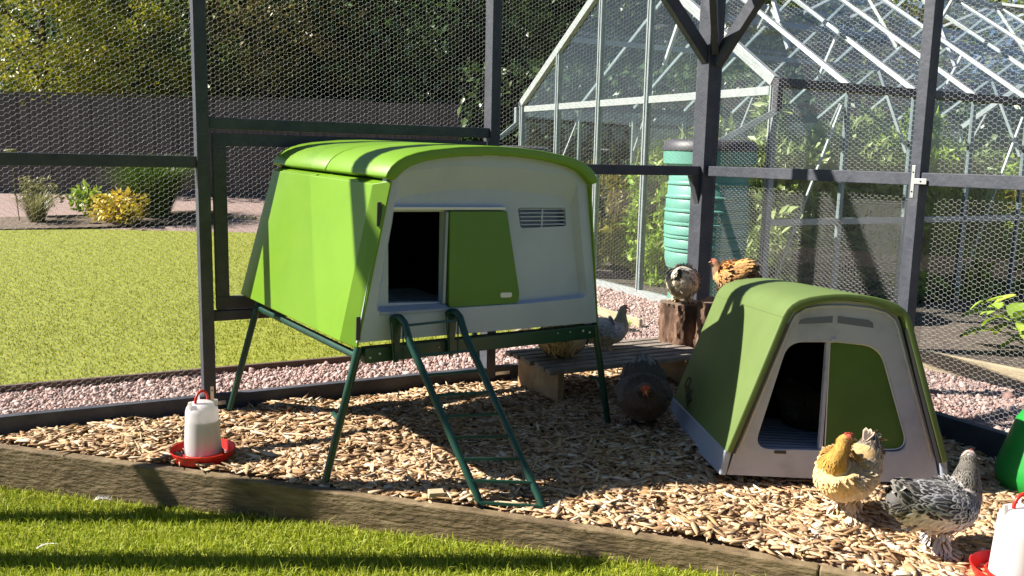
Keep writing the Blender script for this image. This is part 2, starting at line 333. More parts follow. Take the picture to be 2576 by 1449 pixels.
# gravel
ICO = np.array([(0, 0, 1)]+[(.894*math.cos(i*1.2566), .894*math.sin(i*1.2566), .447) for i in range(5)]+[(.894*math.cos(i*1.2566+.628), .894*math.sin(i*1.2566+.628), -.447) for i in range(5)]+[(0, 0, -1)])
ICF = [(0, 1+i, 1+(i+1) % 5) for i in range(5)]+[(1+i, 6+i, 1+(i+1) % 5) for i in range(5)]+[(1+(i+1) % 5, 6+i, 6+(i+1) % 5) for i in range(5)]+[(6+i, 11, 6+(i+1) % 5) for i in range(5)]
def gravel(polys, dens, size=.0068):
    ps = []
    for poly in polys:
        a = np.array(poly); x, y = a[:, 0], a[:, 1]; A = abs(np.dot(x, np.roll(y, 1))-np.dot(y, np.roll(x, 1)))/2
        q = fill_poly(poly, int(A*dens)); ps.append(q[visible(q)])
    p = np.concatenate(ps); n = len(p)
    S = size*rng.lognormal(-.05, .45, (n, 1))*rng.uniform(.6, 1.35, (n, 3))
    V, F = scatter(ICO[None]*rng.uniform(.75, 1.2, (n, 12, 1)), ICF, np.column_stack([p, rng.uniform(-.008, .006, n)]), rots(n, .8), S)
    return np_mesh('gravel', V, F, STONES)
tag(gravel([[rl(-2.6, .06), rl(-2.6, .77), rl(2.1, .74), rl(2.6, .06)], [rl(2.6, .06), rl(2.1, .8), gl(-.8, 1.0), gl(-.8, 3.6), gl(-.04, 3.6), gl(-.04, -.05), rl(3.1, .06)],
            [rl(3.05, .06), rl(3.05, -2.4), rl(4.4, -2.2), rl(4.05, .3)]], 8200), 'pinkish gravel on the paths round the hen run', 'gravel', kind='stuff')
# grass
def blades(name, p, z, h, wd, mat, lean=.5):
    n = len(p); a = rng.uniform(0, 2*np.pi, n); H = h*rng.lognormal(0, .3, n); W_ = wd*rng.uniform(.7, 1.3, n)
    t = rng.uniform(0, 2*np.pi, n); ln = lean*rng.uniform(.1, 1.1, n)*H
    dx, dy = np.cos(a)*W_/2, np.sin(a)*W_/2; lx, ly = np.cos(t)*ln, np.sin(t)*ln
    b0 = np.stack([p[:, 0]-dx, p[:, 1]-dy, np.zeros(n)+z], 1); b1 = np.stack([p[:, 0]+dx, p[:, 1]+dy, np.zeros(n)+z], 1)
    m0 = np.stack([p[:, 0]-dx*.8+lx*.35, p[:, 1]-dy*.8+ly*.35, z+H*.6], 1); m1 = np.stack([p[:, 0]+dx*.8+lx*.35, p[:, 1]+dy*.8+ly*.35, z+H*.6], 1)
    tp = np.stack([p[:, 0]+lx, p[:, 1]+ly, z+H*(.95-.25*ln/H)], 1)
    V = np.stack([b0, b1, m1, m0, tp], 1).reshape(-1, 3)
    F = np.array([(0, 1, 2), (0, 2, 3), (3, 2, 4)])[None]+(np.arange(n)*5)[:, None, None]
    return np_mesh(name, V, F.reshape(-1, 3), mat)
p = fill_poly([(-2.6, 2.45)]+[(x-.012, y-.055) for x, y in FRONT if x < 1.3]+[(1.2, 2.4)], 62000); p = p[visible(p, .08, -.22)]
tag(blades('grass', p, lz(p[:, 0])-.003, .027, .0038, GRASSN, .9), 'thick bright grass of the lawn in front of the timber edging', 'grass', kind='stuff')
p = fill_poly(LAWN, 420000); p = p[visible(p)]
d = np.hypot(p[:, 0], p[:, 1]); p = p[rng.uniform(0, 1, len(p)) < np.clip(6.5/d, 0, 1)**1.5]
tag(blades('grass', p, -.002, .017, .0052, GRASSF, 1.1), 'sunny mown grass of the lawn behind the hen run', 'grass', kind='stuff')

# ------------------------------------------------------------------ boards on the ground
def board_line(name, pts, z0, z1, t, mat, label, cat='board', side=1, bevel=.006):
    o = empty(name, (*pts[0], 0), label=label, cat=cat); mb = MB(); pts = [Vector((*p, 0)) for p in pts]
    nrm = []
    for i in range(len(pts)):
        dd = (pts[min(i+1, len(pts)-1)]-pts[max(i-1, 0)]).normalized(); nrm.append(Vector((-dd.y, dd.x, 0))*side*t)
    loops = [[p+Vector((0, 0, z0))-pts[0], p+q+Vector((0, 0, z0))-pts[0], p+q+Vector((0, 0, z1))-pts[0], p+Vector((0, 0, z1))-pts[0]] for p, q in zip(pts, nrm)]
    mb.loft(loops, True, True)
    bpy.data.objects.remove(o)
    ob = mb.build(name, mat, bevel=bevel); ob.location = pts[0]
    return tag(ob, label, cat)
def aligned(ob, ang):
    """turn the object's own axes along its length so that grain runs lengthwise"""
    ob.data.transform(Matrix.Rotation(-ang, 4, 'Z')); ob.rotation_euler.z = ang; return ob
fa = math.atan2(FRONT[8][1]-FRONT[1][1], FRONT[8][0]-FRONT[1][0])
aligned(board_line('timber_edging', FRONT[:8]+[(.99, 2.622)], -.33, .004, .045, WOODB, 'long weathered brown timber board between wood chips and front lawn', side=-1), fa)
aligned(board_line('timber_edging', [(.993, 2.6208)]+FRONT[8:], -.33, .002, .045, WOODB, 'short timber board end at the bottom right, in line with the long one', side=-1), fa)
aligned(board_line('lawn_edging', [rl(-4, .77), rl(-.4, .75), rl(1.95, .73)], -.03, .04, .03, WOODE, 'thin dark edging board between gravel path and back lawn', side=1), RUNZ)
aligned(board_line('path_edging', [rl(2.02, .80), rl(2.42, 1.15)], -.03, .06, .03, WOODP, 'short pale board corner beside gravel behind the bench'), RUNZ)
aligned(board_line('path_edging', [gl(-.88, .3), gl(-.88, 1.6), gl(-.88, 3.4)], -.03, .07, .03, WOODP, 'pale board along the gravel in front of the greenhouse gable'), RUNZ+math.pi/2)
aligned(board_line('border_edging', [(-5.0, 14.9), (-3.2, 14.2)], .0, .16, .05, WOODP, 'pale timber kerb at the end of the far planting border'), 0)

# ------------------------------------------------------------------ the run
run = empty('chicken_run', RUN0, (0, 0, RUNZ), 'dark charcoal timber frame of the walk-in hen run, covered in wire netting', 'hen run')
PW = .056
def timber(name, x0, x1, y0, y1, z0, z1): return MB().box(x0, x1, y0, y1, z0, z1).build(name, PAINT, run, bevel=.003)
X1 = 2.97
for s in (0, 1.5): timber('post', s, s+PW, 0, .09, -.02, 2.829)
timber('post', -1.9, -1.9+PW, 0, .09, -.2, 2.829)
timber('post', X1-.02, X1+.085, -.012, .10, -.02, 2.829)
for q in (-1.52, -3.02): timber('post', X1, X1+.062, q, q+PW, -.02, 2.829)
timber('sill_board', -1.9+PW, -.001, .004, .05, -.03, .082); timber('sill_board', PW+.001, 1.499, .004, .05, -.03, .082); timber('sill_board', 1.5+PW+.001, X1-.022, .004, .05, -.03, .082)
timber('sill_board', X1+.006, X1+.055, -1.463, -.014, -.03, .115); timber('sill_board', X1+.006, X1+.055, -2.963, -1.521, -.03, .115)
timber('rail', -1.9+PW+.001, -.001, .012, .06, 1.165, 1.219); timber('rail', PW+.001, 1.499, .012, .06, 1.345, 1.397)
timber('rail', PW+.001, 1.499, .012, .06, .442, .490); timber('rail', 1.5+PW+.001, X1-.021, .012, .06, 1.158, 1.216)
timber('rail', X1+.008, X1+.055, -1.463, -.013, 1.158, 1.218); timber('rail', X1+.008, X1+.055, -3.02, -1.521, 1.158, 1.218)
timber('rail', -2.0, X1+.05, .005, .085, 2.83, 2.92); timber('rail', X1+.005, X1+.085, -3.02, -.001, 2.851, 2.94)
MB().bar((X1-.03, .04, 1.155), (X1-.01, .04, .98), .04, .03, (1, 0, 0))
b_ = MB(); b_.add([(X1-.021, .015, 1.157), (X1-.085, .015, 1.157), (X1-.021, .015, .985), (X1-.021, .058, 1.157), (X1-.085, .058, 1.157), (X1-.021, .058, .985)], [(0, 1, 2), (3, 5, 4), (0, 3, 4, 1), (1, 4, 5, 2), (2, 5, 3, 0)]); b_.build('brace', PAINT, run, bevel=.002)
MB().bar((X1+.02, .03, 1.84), (X1-.95, .03, 2.85), .05, .075, (1, 0, 1)).build('brace', PAINT, run, bevel=.003)
MB().bar((X1+.04, -.01, 1.84), (X1+.04, -1.0, 2.85), .05, .075, (0, -1, 1)).build('brace', PAINT, run, bevel=.003)
MB().bar((X1+.02, -.02, 1.9), (X1-.7, -.7, 2.85), .04, .06, (1, 1, 1)).build('brace', PAINT, run, bevel=.003)
# tall posts and ties of the run's unseen left end, whose shadows cross the coop and the lawn
SP = []
def lp(x, y): v = np.array([x, y])-np.array(RUN0[:2]); return (float(v @ BW), float(v @ RW))
for x, y, h in ((-2.72, 2.86, 2.45),):
    a, b = lp(x, y); MB().box(a-.045, a+.045, b-.045, b+.045, -.2, h).build('post', PAINT, run, bevel=.003)
# gate in the middle bay
gate = MB().box(.072, 1.485, .016, .055, 1.268, 1.326).build('gate', PAINT, run, bevel=.002)
MB().box(.072, 1.485, .016, .055, .496, .556).build('gate_rail', PAINT, gate, bevel=.002)
MB().box(.072, .132, .016, .055, .557, 1.267).build('gate_stile', PAINT, gate, bevel=.002)
MB().box(1.425, 1.485, .016, .055, .557, 1.267).build('gate_stile', PAINT, gate, bevel=.002)
# brackets
def bracket(pts, mat=ZINC, parent=run, screws=()):
    mb = MB()
    for a in pts: mb.box(*a)
    o = mb.build('bracket', mat, parent, bevel=.001)
    for sx in screws: MB().sphere(sx, .004, 5).build('screw', GMETAL, o)
    return o
bracket([(X1-.003, X1-.0005, -1.495, -1.477, 1.10, 1.25), (X1-.004, X1-.0006, -1.56, -1.4955, 1.165, 1.19)], screws=[(X1-.004, -1.486, 1.13), (X1-.004, -1.486, 1.22), (X1-.005, -1.53, 1.178)])
bracket([(.028, .044, -.003, -.0005, .03, .13), (.044, .1, -.003, .0035, .035, .055)], screws=[(.036, -.003, .11), (.036, -.003, .06)])
bracket([(1.5+PW, 1.5+PW+.09, -.001, .0035, .035, .055)])
# wire netting
def netting(name, panels, a=.0134, r=.00046, jit=.0014):
    """flat-topped hexagons; panels = (origin, u, v, U, V) in run space"""
    VV, FF = [], []; k = 0
    for o, u, v, U, Vh in panels:
        o, u, v = np.array(o, float), np.array(u, float), np.array(v, float); nrm = np.cross(u, v)
        dx, dy = 1.5*a, math.sqrt(3)*a; ni, nj = int(U/dx)+1, int(Vh/dy)+1
        I, J = np.meshgrid(np.arange(ni), np.arange(nj), indexing='ij'); cx = I*dx; cy = J*dy+np.where(I % 2, dy/2, 0)
        A = np.stack([cx-a, cy], -1).reshape(-1, 2)     # left corner
        B = np.stack([cx-a/2, cy+dy/2], -1).reshape(-1, 2); C_ = np.stack([cx+a/2, cy+dy/2], -1).reshape(-1, 2); D = np.stack([cx-a/2, cy-dy/2], -1).reshape(-1, 2)
        E = np.concatenate([np.stack([A, B], 1), np.stack([B, C_], 1), np.stack([A, D], 1)]); rr = np.concatenate([np.full(len(A), r), np.full(len(A), r*1.6), np.full(len(A), r)])
        ok = (E[:, :, 0] >= 0).all(1) & (E[:, :, 0] <= U).all(1) & (E[:, :, 1] >= 0).all(1) & (E[:, :, 1] <= Vh).all(1); E, rr = E[ok], rr[ok]
        wob = lambda q: q+jit*np.stack([np.sin(q[..., 0]*171+q[..., 1]*97), np.sin(q[..., 0]*131-q[..., 1]*153)], -1)+.004*np.stack([np.sin(q[..., 1]*7), np.sin(q[..., 0]*5)], -1)
        E = wob(E); dd = E[:, 1]-E[:, 0]; dd /= np.linalg.norm(dd, axis=1, keepdims=True); sd = np.stack([-dd[:, 1], dd[:, 0]], 1)
        def w3(q): return o+q[:, :1]*u+q[:, 1:]*v+nrm*(.003*np.sin(q[:, :1]*9+q[:, 1:]*4))
        P0, P1 = w3(E[:, 0]), w3(E[:, 1]); s3 = sd[:, :1]*u+sd[:, 1:]*v; rr = rr[:, None]
        q = [s3*rr, (-.5*s3+.87*nrm)*rr, (-.5*s3-.87*nrm)*rr]
        V = np.stack([P0+q[0], P0+q[1], P0+q[2], P1+q[0], P1+q[1], P1+q[2]], 1).reshape(-1, 3)
        F = np.array([(0, 1, 4, 3), (1, 2, 5, 4), (2, 0, 3, 5)])[None]+(np.arange(len(E))*6)[:, None, None]
        VV.append(V); FF.append(F.reshape(-1, 4)+k); k += len(V)
    return np_mesh(name, np.concatenate(VV), np.concatenate(FF), WIRE, run)
X_, Z_ = (1, 0, 0), (0, 0, 1)
netting('wire_mesh', [((-1.9, .093, .03), X_, Z_, 1.93, 1.19), ((-1.9, .093, 1.2), X_, Z_, 1.93, 1.0)])
netting('wire_mesh', [((.03, .093, 1.37), X_, Z_, 1.5, .85)])
netting('wire_mesh', [((.09, .060, .52), X_, Z_, 1.37, .79)])
netting('wire_mesh', [((1.53, .093, .03), X_, Z_, 1.45, 2.2)])
YN = (0, -1, 0)
netting('wire_mesh', [((X1+.066, 0, .03), YN, Z_, 1.5, 2.2), ((X1+.075, -.1, .1), YN, Z_, 1.4, .98)])
netting('wire_mesh', [((X1+.066, -1.5, .03), YN, Z_, 1.5, 2.2)])

# ------------------------------------------------------------------ the raised coop
coop = empty('chicken_coop', (-.4256, 4.0529, 0), (.0241, .017, .6293), 'raised green and grey plastic hen coop on tall metal legs with open sliding door', 'hen coop')
HALF = [(.522, 1.168), (.514, 1.19), (.498, 1.212), (.472, 1.233), (.44, 1.250), (.39, 1.266), (.33, 1.278), (.2, 1.294), (.08, 1.3015)]
OUT = [(-x, z) for x, z in HALF]+[(0, 1.303)]+HALF[::-1]
def inset(prof, d, dz): return [(x*(1-d/.52), z-dz*(1 if z > 1.2 else .3+.7*max(0, (z-1.168)/.032))) for x, z in prof]
INN = inset(OUT, .036, .036)
def arch(name, out, inn, y0, y1, mat, parent, bev=.008):
    mb = MB(); n = len(out)
    loop = lambda y: [(x, y, z) for x, z in out]+[(x, y, z) for x, z in inn[::-1]]
    a, b = loop(y0), loop(y1); mb.loft([a, b])
    for k, l in ((0, a), (1, b)):
        base = len(mb.v); mb.v += l
        for i in range(n-1): mb.f.append((base+i, base+i+1, base+2*n-2-i, base+2*n-1-i))
    o = mb.build(name, mat, parent, smooth=True, auto=30); 
    bb = o.modifiers.new('bevel', 'BEVEL'); bb.width = bev; bb.segments = 3; bb.limit_method = 'ANGLE'; bb.angle_limit = R(50)
    return o
# weld duplicate rings first so that the bevel works on a closed shell
def weld(o, d=1e-5):
    bm = bmesh.new(); bm.from_mesh(o.data); bmesh.ops.remove_doubles(bm, verts=bm.verts, dist=d); bmesh.ops.recalc_face_normals(bm, faces=bm.faces); bm.to_mesh(o.data); bm.free(); return o
weld(arch('roof_panel', OUT, INN, -.578, -.0425, GREEN, coop)); weld(arch('roof_panel', OUT, INN, -.0375, .56, GREEN, coop))
# side panels: raised slab with a broad bevel along the front edge
def side(sgn):
    xo = lambda z: .520+(1.165-z)/.635*.115
    base = [(-.566, 1.155), (.535, 1.155), (.665, .525), (-.545, .525)]; top = [(-.505, 1.140), (.512, 1.140), (.635, .540), (-.475, .540)]
    lip = [(-.566, 1.155), (.535, 1.155), (.665, .525), (-.545, .525)]
    mb = MB(); f = lambda pts, off: [(sgn*(xo(z)+off), y, z) for y, z in pts]
    mb.loft([f(base, -.036), f(lip, -.030), f(top, .012)], True, True)
    o = mb.build('side_panel', GREEN, coop, bevel=.006, seg=3)
    for y0, y1 in ((-.38, -.10), (.02, .40)): MB().box(*sorted((sgn*.488, sgn*.533)), y0, y1, 1.139, 1.1475).build('top_lip', GREEN, o, bevel=.003)
    return o
side(-1); side(1)
YF = -.545
def P(l, y): return [(x, y, z) for x, z in l]
def rnd(poly, rads, n=5):
    """round the corners of a 2D polygon"""
    out = []; k = len(poly); rads = rads if isinstance(rads, (list, tuple)) else [rads]*k
    for i in range(k):
        p0, p1, p2 = Vector(poly[i-1]), Vector(poly[i]), Vector(poly[(i+1) % k]); r = rads[i]
        if r <= 0: out.append(tuple(p1)); continue
        a = (p0-p1); b = (p2-p1); t = min(r, a.length*.48, b.length*.48); A = p1+a.normalized()*t; B = p1+b.normalized()*t
        for j in range(n+1):
            u = j/n; out.append(tuple(A*(1-u)**2+p1*2*u*(1-u)+B*u*u))
    return out
def resample(l, n):
    l = [Vector(p) for p in l]; c = l+[l[0]]; d = [0]
    for i in range(len(l)): d.append(d[-1]+(c[i+1]-c[i]).length)
    out = []
    for k in range(n):
        t = d[-1]*k/n; i = max(j for j in range(len(l)) if d[j] <= t+1e-12); u = (t-d[i])/max(1e-9, d[i+1]-d[i]); out.append(tuple(c[i]*(1-u)+c[i+1]*u))
    return out
def front_panel():
    arc = [(x*.985, z-.018) for x, z in OUT]; arc = [(x, z) for x, z in arc if z > 1.19]
    outer = [(-.607, .545), (-.500, 1.165)]+arc+[(.490, 1.165), (.594, .533)]
    # recess: curved top line, wide sloping ledge beneath it
    tl = [(-.452, 1.165), (-.43, 1.183), (-.40, 1.192), (-.25, 1.214), (-.1, 1.220), (.1, 1.218), (.3, 1.203), (.38, 1.193), (.41, 1.18), (.428, 1.160)]
    rec_o = tl+[(.47, .93), (.522, .69), (.523, .665), (.505, .652), (.2, .645), (-.30, .650), (-.50, .655), (-.525, .662), (-.53, .68), (-.475, 1.0)]
    rec_i = [(x*.985, z-(.095 if z > 1.15 else .0)) if i < len(tl) else (x*.955, z+(.006 if z < .7 else 0)) for i, (x, z) in enumerate(rec_o)]
    door_hole = [(-.473, 1.036), (-.228, 1.036), (-.218, .672), (-.461, .682)]
    track = None
    vent = rnd([(.138, 1.052), (.395, 1.052), (.408, .972), (.158, .966)], .012, 3)
    mb = MB(); mb.holed(P(outer, YF), [P(rec_o, YF)])
    mb.loft([P(rec_o, YF), P(rec_i, YF+.032)])
    mb.holed(P(rec_i, YF+.032), [P(door_hole, YF+.032), P(vent, YF+.032)])
    mb.loft([P(door_hole, YF+.032), P(door_hole, YF+.06)]); mb.loft([P(vent, YF+.032), P(vent, YF+.065)], False, True)
    mb.loft([P(outer, YF), P(outer, YF+.03)])
    o = weld(mb.build('front_panel', GREY, coop, ))
    sl = MB()
    for k in range(5): z = .978+k*.0165; sl.box(.150+.012*(1-(k/4)), .402-.003*k, YF+.036, YF+.058, z, z+.005)
    sl.box(.268, .276, YF+.034, YF+.037, .970, 1.050); sl.build('vent_slats', GREY, o, bevel=.001)
    MB().box(-.468, .062, YF+.012, YF+.031, 1.045, 1.056).build('door_track', WHITEP, o, bevel=.002)
    MB().box(-.226, -.214, YF+.012, YF+.031, .668, 1.036).build('door_frame', GREYB, o, bevel=.002)
    MB().add([(-.51, YF+.03, .672), (-.21, YF+.03, .668), (-.205, YF-.004, .652), (-.515, YF-.004, .656), (-.51, YF+.03, .645), (-.21, YF+.03, .645), (-.205, YF-.004, .64), (-.515, YF-.004, .642)],
             [(0, 1, 2, 3), (3, 2, 6, 7), (0, 3, 7, 4), (1, 5, 6, 2)]).build('door_sill', GREYB, o, bevel=.002)
    for x, z, w_ in ((-.37, 1.245, .05), (-.13, 1.262, .10), (.03, 1.268, .05), (.13, 1.266, .05), (.40, 1.227, .045)):
        MB().box(x-w_/2, x+w_/2, YF-.006, YF-.0005, z-.004, z+.003).build('clip', GREYB, o, bevel=.001)
    for z in (1.03, .60):
        x = -.505-(1.165-z)*.173; MB().box(x-.010, x+.008, YF-.007, YF-.0006, z-.045, z+.045).build('hinge', BLACKP, o, bevel=.002)
    MB().lathe([(0, 0), (.011, 0)], 14).build  # (nothing linked)
    return o
fp = front_panel()
dr = rnd([(-.212, 1.040), (.066, 1.040), (.152, .690), (.150, .648), (-.200, .650)], [.006, .006, .0, .03, .006], 5)
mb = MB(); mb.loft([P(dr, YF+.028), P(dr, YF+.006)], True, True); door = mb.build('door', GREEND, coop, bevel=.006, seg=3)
bd = rnd([(.050, .700), (.110, .698), (.110, .676), (.050, .678)], .0105, 5); mb = MB(); mb.loft([P(bd, YF+.007), P(bd, YF+.003)], True, True); mb.build('badge', WHITEP, door, bevel=.001)
MB().box(-.205, -.185, YF+.006, YF+.02, .636, .649).box(.10, .11, YF+.008, YF+.018, .636, .649).build('runner', GREYB, door)
# back wall, floor and slats inside
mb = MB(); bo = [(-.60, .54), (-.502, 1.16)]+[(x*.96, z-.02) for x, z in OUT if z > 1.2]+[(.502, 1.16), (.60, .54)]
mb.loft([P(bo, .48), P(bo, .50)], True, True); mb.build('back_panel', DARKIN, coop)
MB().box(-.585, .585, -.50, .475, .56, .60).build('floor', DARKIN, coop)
fl = MB()
for k in range(14): fl.box(-.47, .0, -.50+k*.045, -.475+k*.045, .601, .622)
fl.build('floor_slats', M('pale_slats', [(.55, .60, .70)], rough=.5), coop, bevel=.003)
# frame and legs
MB().box(-.575, .575, -.556, -.512, .462, .522).build('base_rail', GMETAL, coop, bevel=.003)
for sx in (-1, 1): MB().tube([(sx*.60, -.53, .492), (sx*.60, .53, .492)], .016, 10).build('base_rail', GMETAL, coop, smooth=True, auto=40)
MB().box(-.575, .575, .512, .556, .462, .522).build('base_rail', GMETAL, coop, bevel=.003)
for sx, sy, fz in ((-1, -1, .02), (1, -1, -.03), (-1, 1, .0), (1, 1, -.04)):
    lg = MB().tube([(sx*.592, sy*.532, .524), (sx*.725, sy*.547, fz)], [.0165, .0145], 12).build('leg', GMETAL, coop, smooth=True, auto=40)
    if sy < 0:
        p0 = Vector((sx*.667, sy*.540, .25)); MB().tube([p0, p0+Vector((-sx*.012, .085, .0))], .009, 8).build('leg_stub', GMETAL, lg, smooth=True, auto=40)
for x, z in ((-.555, .485), (-.515, .497), (.545, .492), (.505, .502), (.43, .503), (.36, .503), (-.25, .497)):
    MB().sphere((x, -.557, z), .0055 if abs(x) > .5 else .0035, 6).build('bolt', ZINC, coop, smooth=True)

# ------------------------------------------------------------------ ladder
lad = empty('coop_ladder', (-.4256, 4.0529, 0), (.0241, .017, .6293), 'dark green tubular metal ladder hooked on the front of the raised coop', 'ladder')
TL, TR = Vector((-.455, -.57, .632)), Vector((-.205, -.57, .637)); BL, BR = Vector((-.340, -1.058, .006)), Vector((-.166, -1.205, .006))
def rail(t, b):
    pts = [t+Vector((-.005, .022, -.012)), t+Vector((0, .006, .003)), t+Vector((.006, -.018, .006)), t+Vector((.014, -.04, -.012)), t+(b-t)*.14+Vector((.002, -.01, .01)), b+(t-b)*.14, b+(t-b)*.10+Vector((.002, -.004, -.006)), b+Vector((.0, .0, -.02))]
    q = []
    for i in range(len(pts)-1):
        for k in range(4): q.append(pts[i].lerp(pts[i+1], k/4))
    q.append(pts[-1]); MB().tube(q, .0145, 12).build('rail', GMETAL, lad, smooth=True, auto=50)
rail(TL, BL); rail(TR, BR)
for k in range(9):
    u = .04 if k == 0 else .115+.835*(k-.2)/7.8
    a, b = TL.lerp(BL, u), TR.lerp(BR, u); a += Vector((.0, -.022, .004)) if k < 2 else Vector(); b += Vector((.0, -.022, .004)) if k < 2 else Vector()
    MB().bar(a, b, .004 if k < 2 else .030, .010, (0, .35, 1)).build('rung', GMETAL, lad, bevel=.001)
for t in (TL, TR):
    mb = MB(); x = t.x
    mb.add([(x-.02, -.572, .63), (x+.016, -.572, .63), (x+.010, -.572, .462), (x-.006, -.572, .462), (x-.02, -.584, .63), (x+.016, -.584, .63), (x+.010, -.580, .462), (x-.006, -.580, .462)], [(0, 1, 2, 3), (4, 7, 6, 5), (0, 4, 5, 1), (1, 5, 6, 2), (2, 6, 7, 3), (3, 7, 4, 0)])
    mb.tube([(x-.03, -.575, .635), (x-.012, -.585, .455), (x+.028, -.585, .455), (x+.026, -.575, .635)], .003, 6); mb.build('hook_bracket', GMETAL, lad)

# ------------------------------------------------------------------ the low hutch
hut = empty('chicken_hutch', (1.254, 3.7925, 0), (-.0818, .0254, .004), 'low dome shaped green and grey plastic hen hutch standing on the wood chips', 'hen hutch')
HH = [(.428, .094), (.337, .36), (.246, .628), (.234, .652), (.216, .672), (.19, .690), (.15, .704), (.10, .714), (.05, .7205)]
HO = [(-x, z) for x, z in HH]+[(0, .7225)]+HH[::-1]
HI = [(x*(1-.026/abs(x)) if abs(x) > .1 else x*.8, z-(.026 if z > .66 else (.002 if z < .2 else .006))) for x, z in HO]
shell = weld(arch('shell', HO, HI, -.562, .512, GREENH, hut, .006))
# seam of the lift-off cap, as a thin dark band just proud of the shell
sm = MB()
for sgn in (-1, 1): sm.box(*sorted((sgn*.2445, sgn*.2485)), -.56, .51, .6185, .6215)
sm.build('seam', BLACKP, shell)
# grey front
def hutch_front():
    y = -.535
    outer = [(-.412, .0), (-.388, .098), (-.212, .618), (-.198, .645), (-.165, .672), (-.12, .686), (0, .694), (.12, .686), (.165, .672), (.198, .645), (.212, .618), (.388, .098), (.412, .0)]
    hole = rnd([(-.212, .527), (-.02, .536), (.150, .526), (.292, .118), (-.318, .103)], [.06, 0, .075, .07, .07], 7)
    mb = MB(); mb.holed(P(outer, y), [P(hole, y)]); mb.loft([P(hole, y), P([(x*.992, z*.995+.001) for x, z in hole], y+.035)]); mb.loft([P(outer, y), P(outer, y+.03)])
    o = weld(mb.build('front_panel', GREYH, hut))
    # raised moulding frame and vents
    vm = MB()
    for pts in ([(-.176, .596), (-.172, .612), (-.15, .619), (-.047, .633), (-.047, .607)], [(-.028, .607), (-.028, .633), (.09, .624), (.108, .614), (.112, .594)]):
        vm.holed(P(pts, y-.0015), [])
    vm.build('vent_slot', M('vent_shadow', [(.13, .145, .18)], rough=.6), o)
    rib = [(-.372, .11), (-.205, .600), (-.19, .63), (-.155, .655), (-.1, .668), (0, .674), (.1, .668), (.155, .655), (.19, .63), (.205, .600), (.372, .11)]
    MB().tube([(x, y-.001, z) for x, z in rib], .006, 8).build('moulding', GREYH, o, smooth=True)
    MB().box(-.235, -.190, y-.004, y-.0006, .092, .103).box(.10, .165, y-.004, y-.0006, .090, .099).build('latch_slot', BLACKP, o)
    MB().box(-.048, -.030, y-.006, y-.0006, .535, .548).build('door_stop', GREYH, o)
    trim = [(x, y+.004, z) for x, z in hole]+[(hole[0][0], y+.004, hole[0][1])]
    MB().tube(trim, .0035, 6, False).build('door_rim', GREYH, o, smooth=True)
    return o, hole
hf, hole = hutch_front()
right = [p for p in hole if p[0] > -.045]
dd = [(-.046, .531)]+[(x*.985-.0005, .004+z*.988) for x, z in right if z > .3]+[(x*.985, z+.008) for x, z in right if z <= .3]+[(-.036, .115)]
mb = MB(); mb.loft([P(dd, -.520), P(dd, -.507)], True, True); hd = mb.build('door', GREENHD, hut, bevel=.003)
MB().tube([(x, -.5215, z) for x, z in dd]+[(dd[0][0], -.5215, dd[0][1])], .0028, 6, False).build('door_edge', WHITEP, hd, smooth=True)
MB().box(-.060, -.047, -.528, -.506, .112, .532).build('door_edge', GREYH, hd)
for sgn in (-1, 1): mb = MB().add([(sgn*.418, -.548, .0), (sgn*.443, -.548, .0), (sgn*.430, -.548, .098), (sgn*.40, -.548, .098), (sgn*.418, .52, -.02), (sgn*.452, .52, -.02), (sgn*.432, .515, .098), (sgn*.40, .515, .098)], [(0, 1, 2, 3), (7, 6, 5, 4), (0, 4, 5, 1), (1, 5, 6, 2), (2, 6, 7, 3), (3, 7, 4, 0)]); mb.build('base', GREYB, hut, bevel=.006)
for sgn in (-1, 1): MB().tube([(sgn*.398, -.552, .09), (sgn*.228, -.552, .60)], .009, 6).build('gasket', BLACKP, hut)
bo = [(-.405, .0), (-.40, .1), (-.218, .62), (-.16, .68), (0, .695), (.16, .68), (.218, .62), (.40, .1), (.405, .0)]
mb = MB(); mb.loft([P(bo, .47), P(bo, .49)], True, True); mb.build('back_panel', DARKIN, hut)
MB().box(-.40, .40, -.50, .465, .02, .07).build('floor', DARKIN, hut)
fl = MB()
for k in range(12): fl.box(-.33, .30, -.49+k*.05, -.462+k*.05, .071, .104)
fl.build('floor_slats', GREYB, hut, bevel=.004)
MB().sphere((.02, -.553, .706), .03, 8, (1.4, .25, .3)).build('carry_handle', WHITEP, hut, smooth=True)
# script lettering moulded into the left flank
tc_ = bpy.data.curves.new('lettering', 'FONT'); tc_.body = 'Omlet'; tc_.size = .095; tc_.shear = .35; tc_.extrude = .0012; tc_.space_character = .9
to = bpy.data.objects.new('lettering', tc_); COL.objects.link(to); bpy.context.view_layer.update()
tme = bpy.data.meshes.new_from_object(to); bpy.data.objects.remove(to)
lt = link('lettering', tme, M('engraved_green', [(.03, .045, .015)], rough=.7), shell); sl_ = Vector((.182, 0, .534)).normalized()
lx = (Vector((0, -1, 0))*.94-sl_*.34).normalized(); ln_ = Vector((-sl_.z, 0, sl_.x)); ly = ln_.cross(lx)
mm_ = Matrix((lx, ly, ln_)).transposed().to_4x4(); mm_.translation = Vector((-.398, .415, .19))+ln_*.0016; lt.matrix_local = mm_

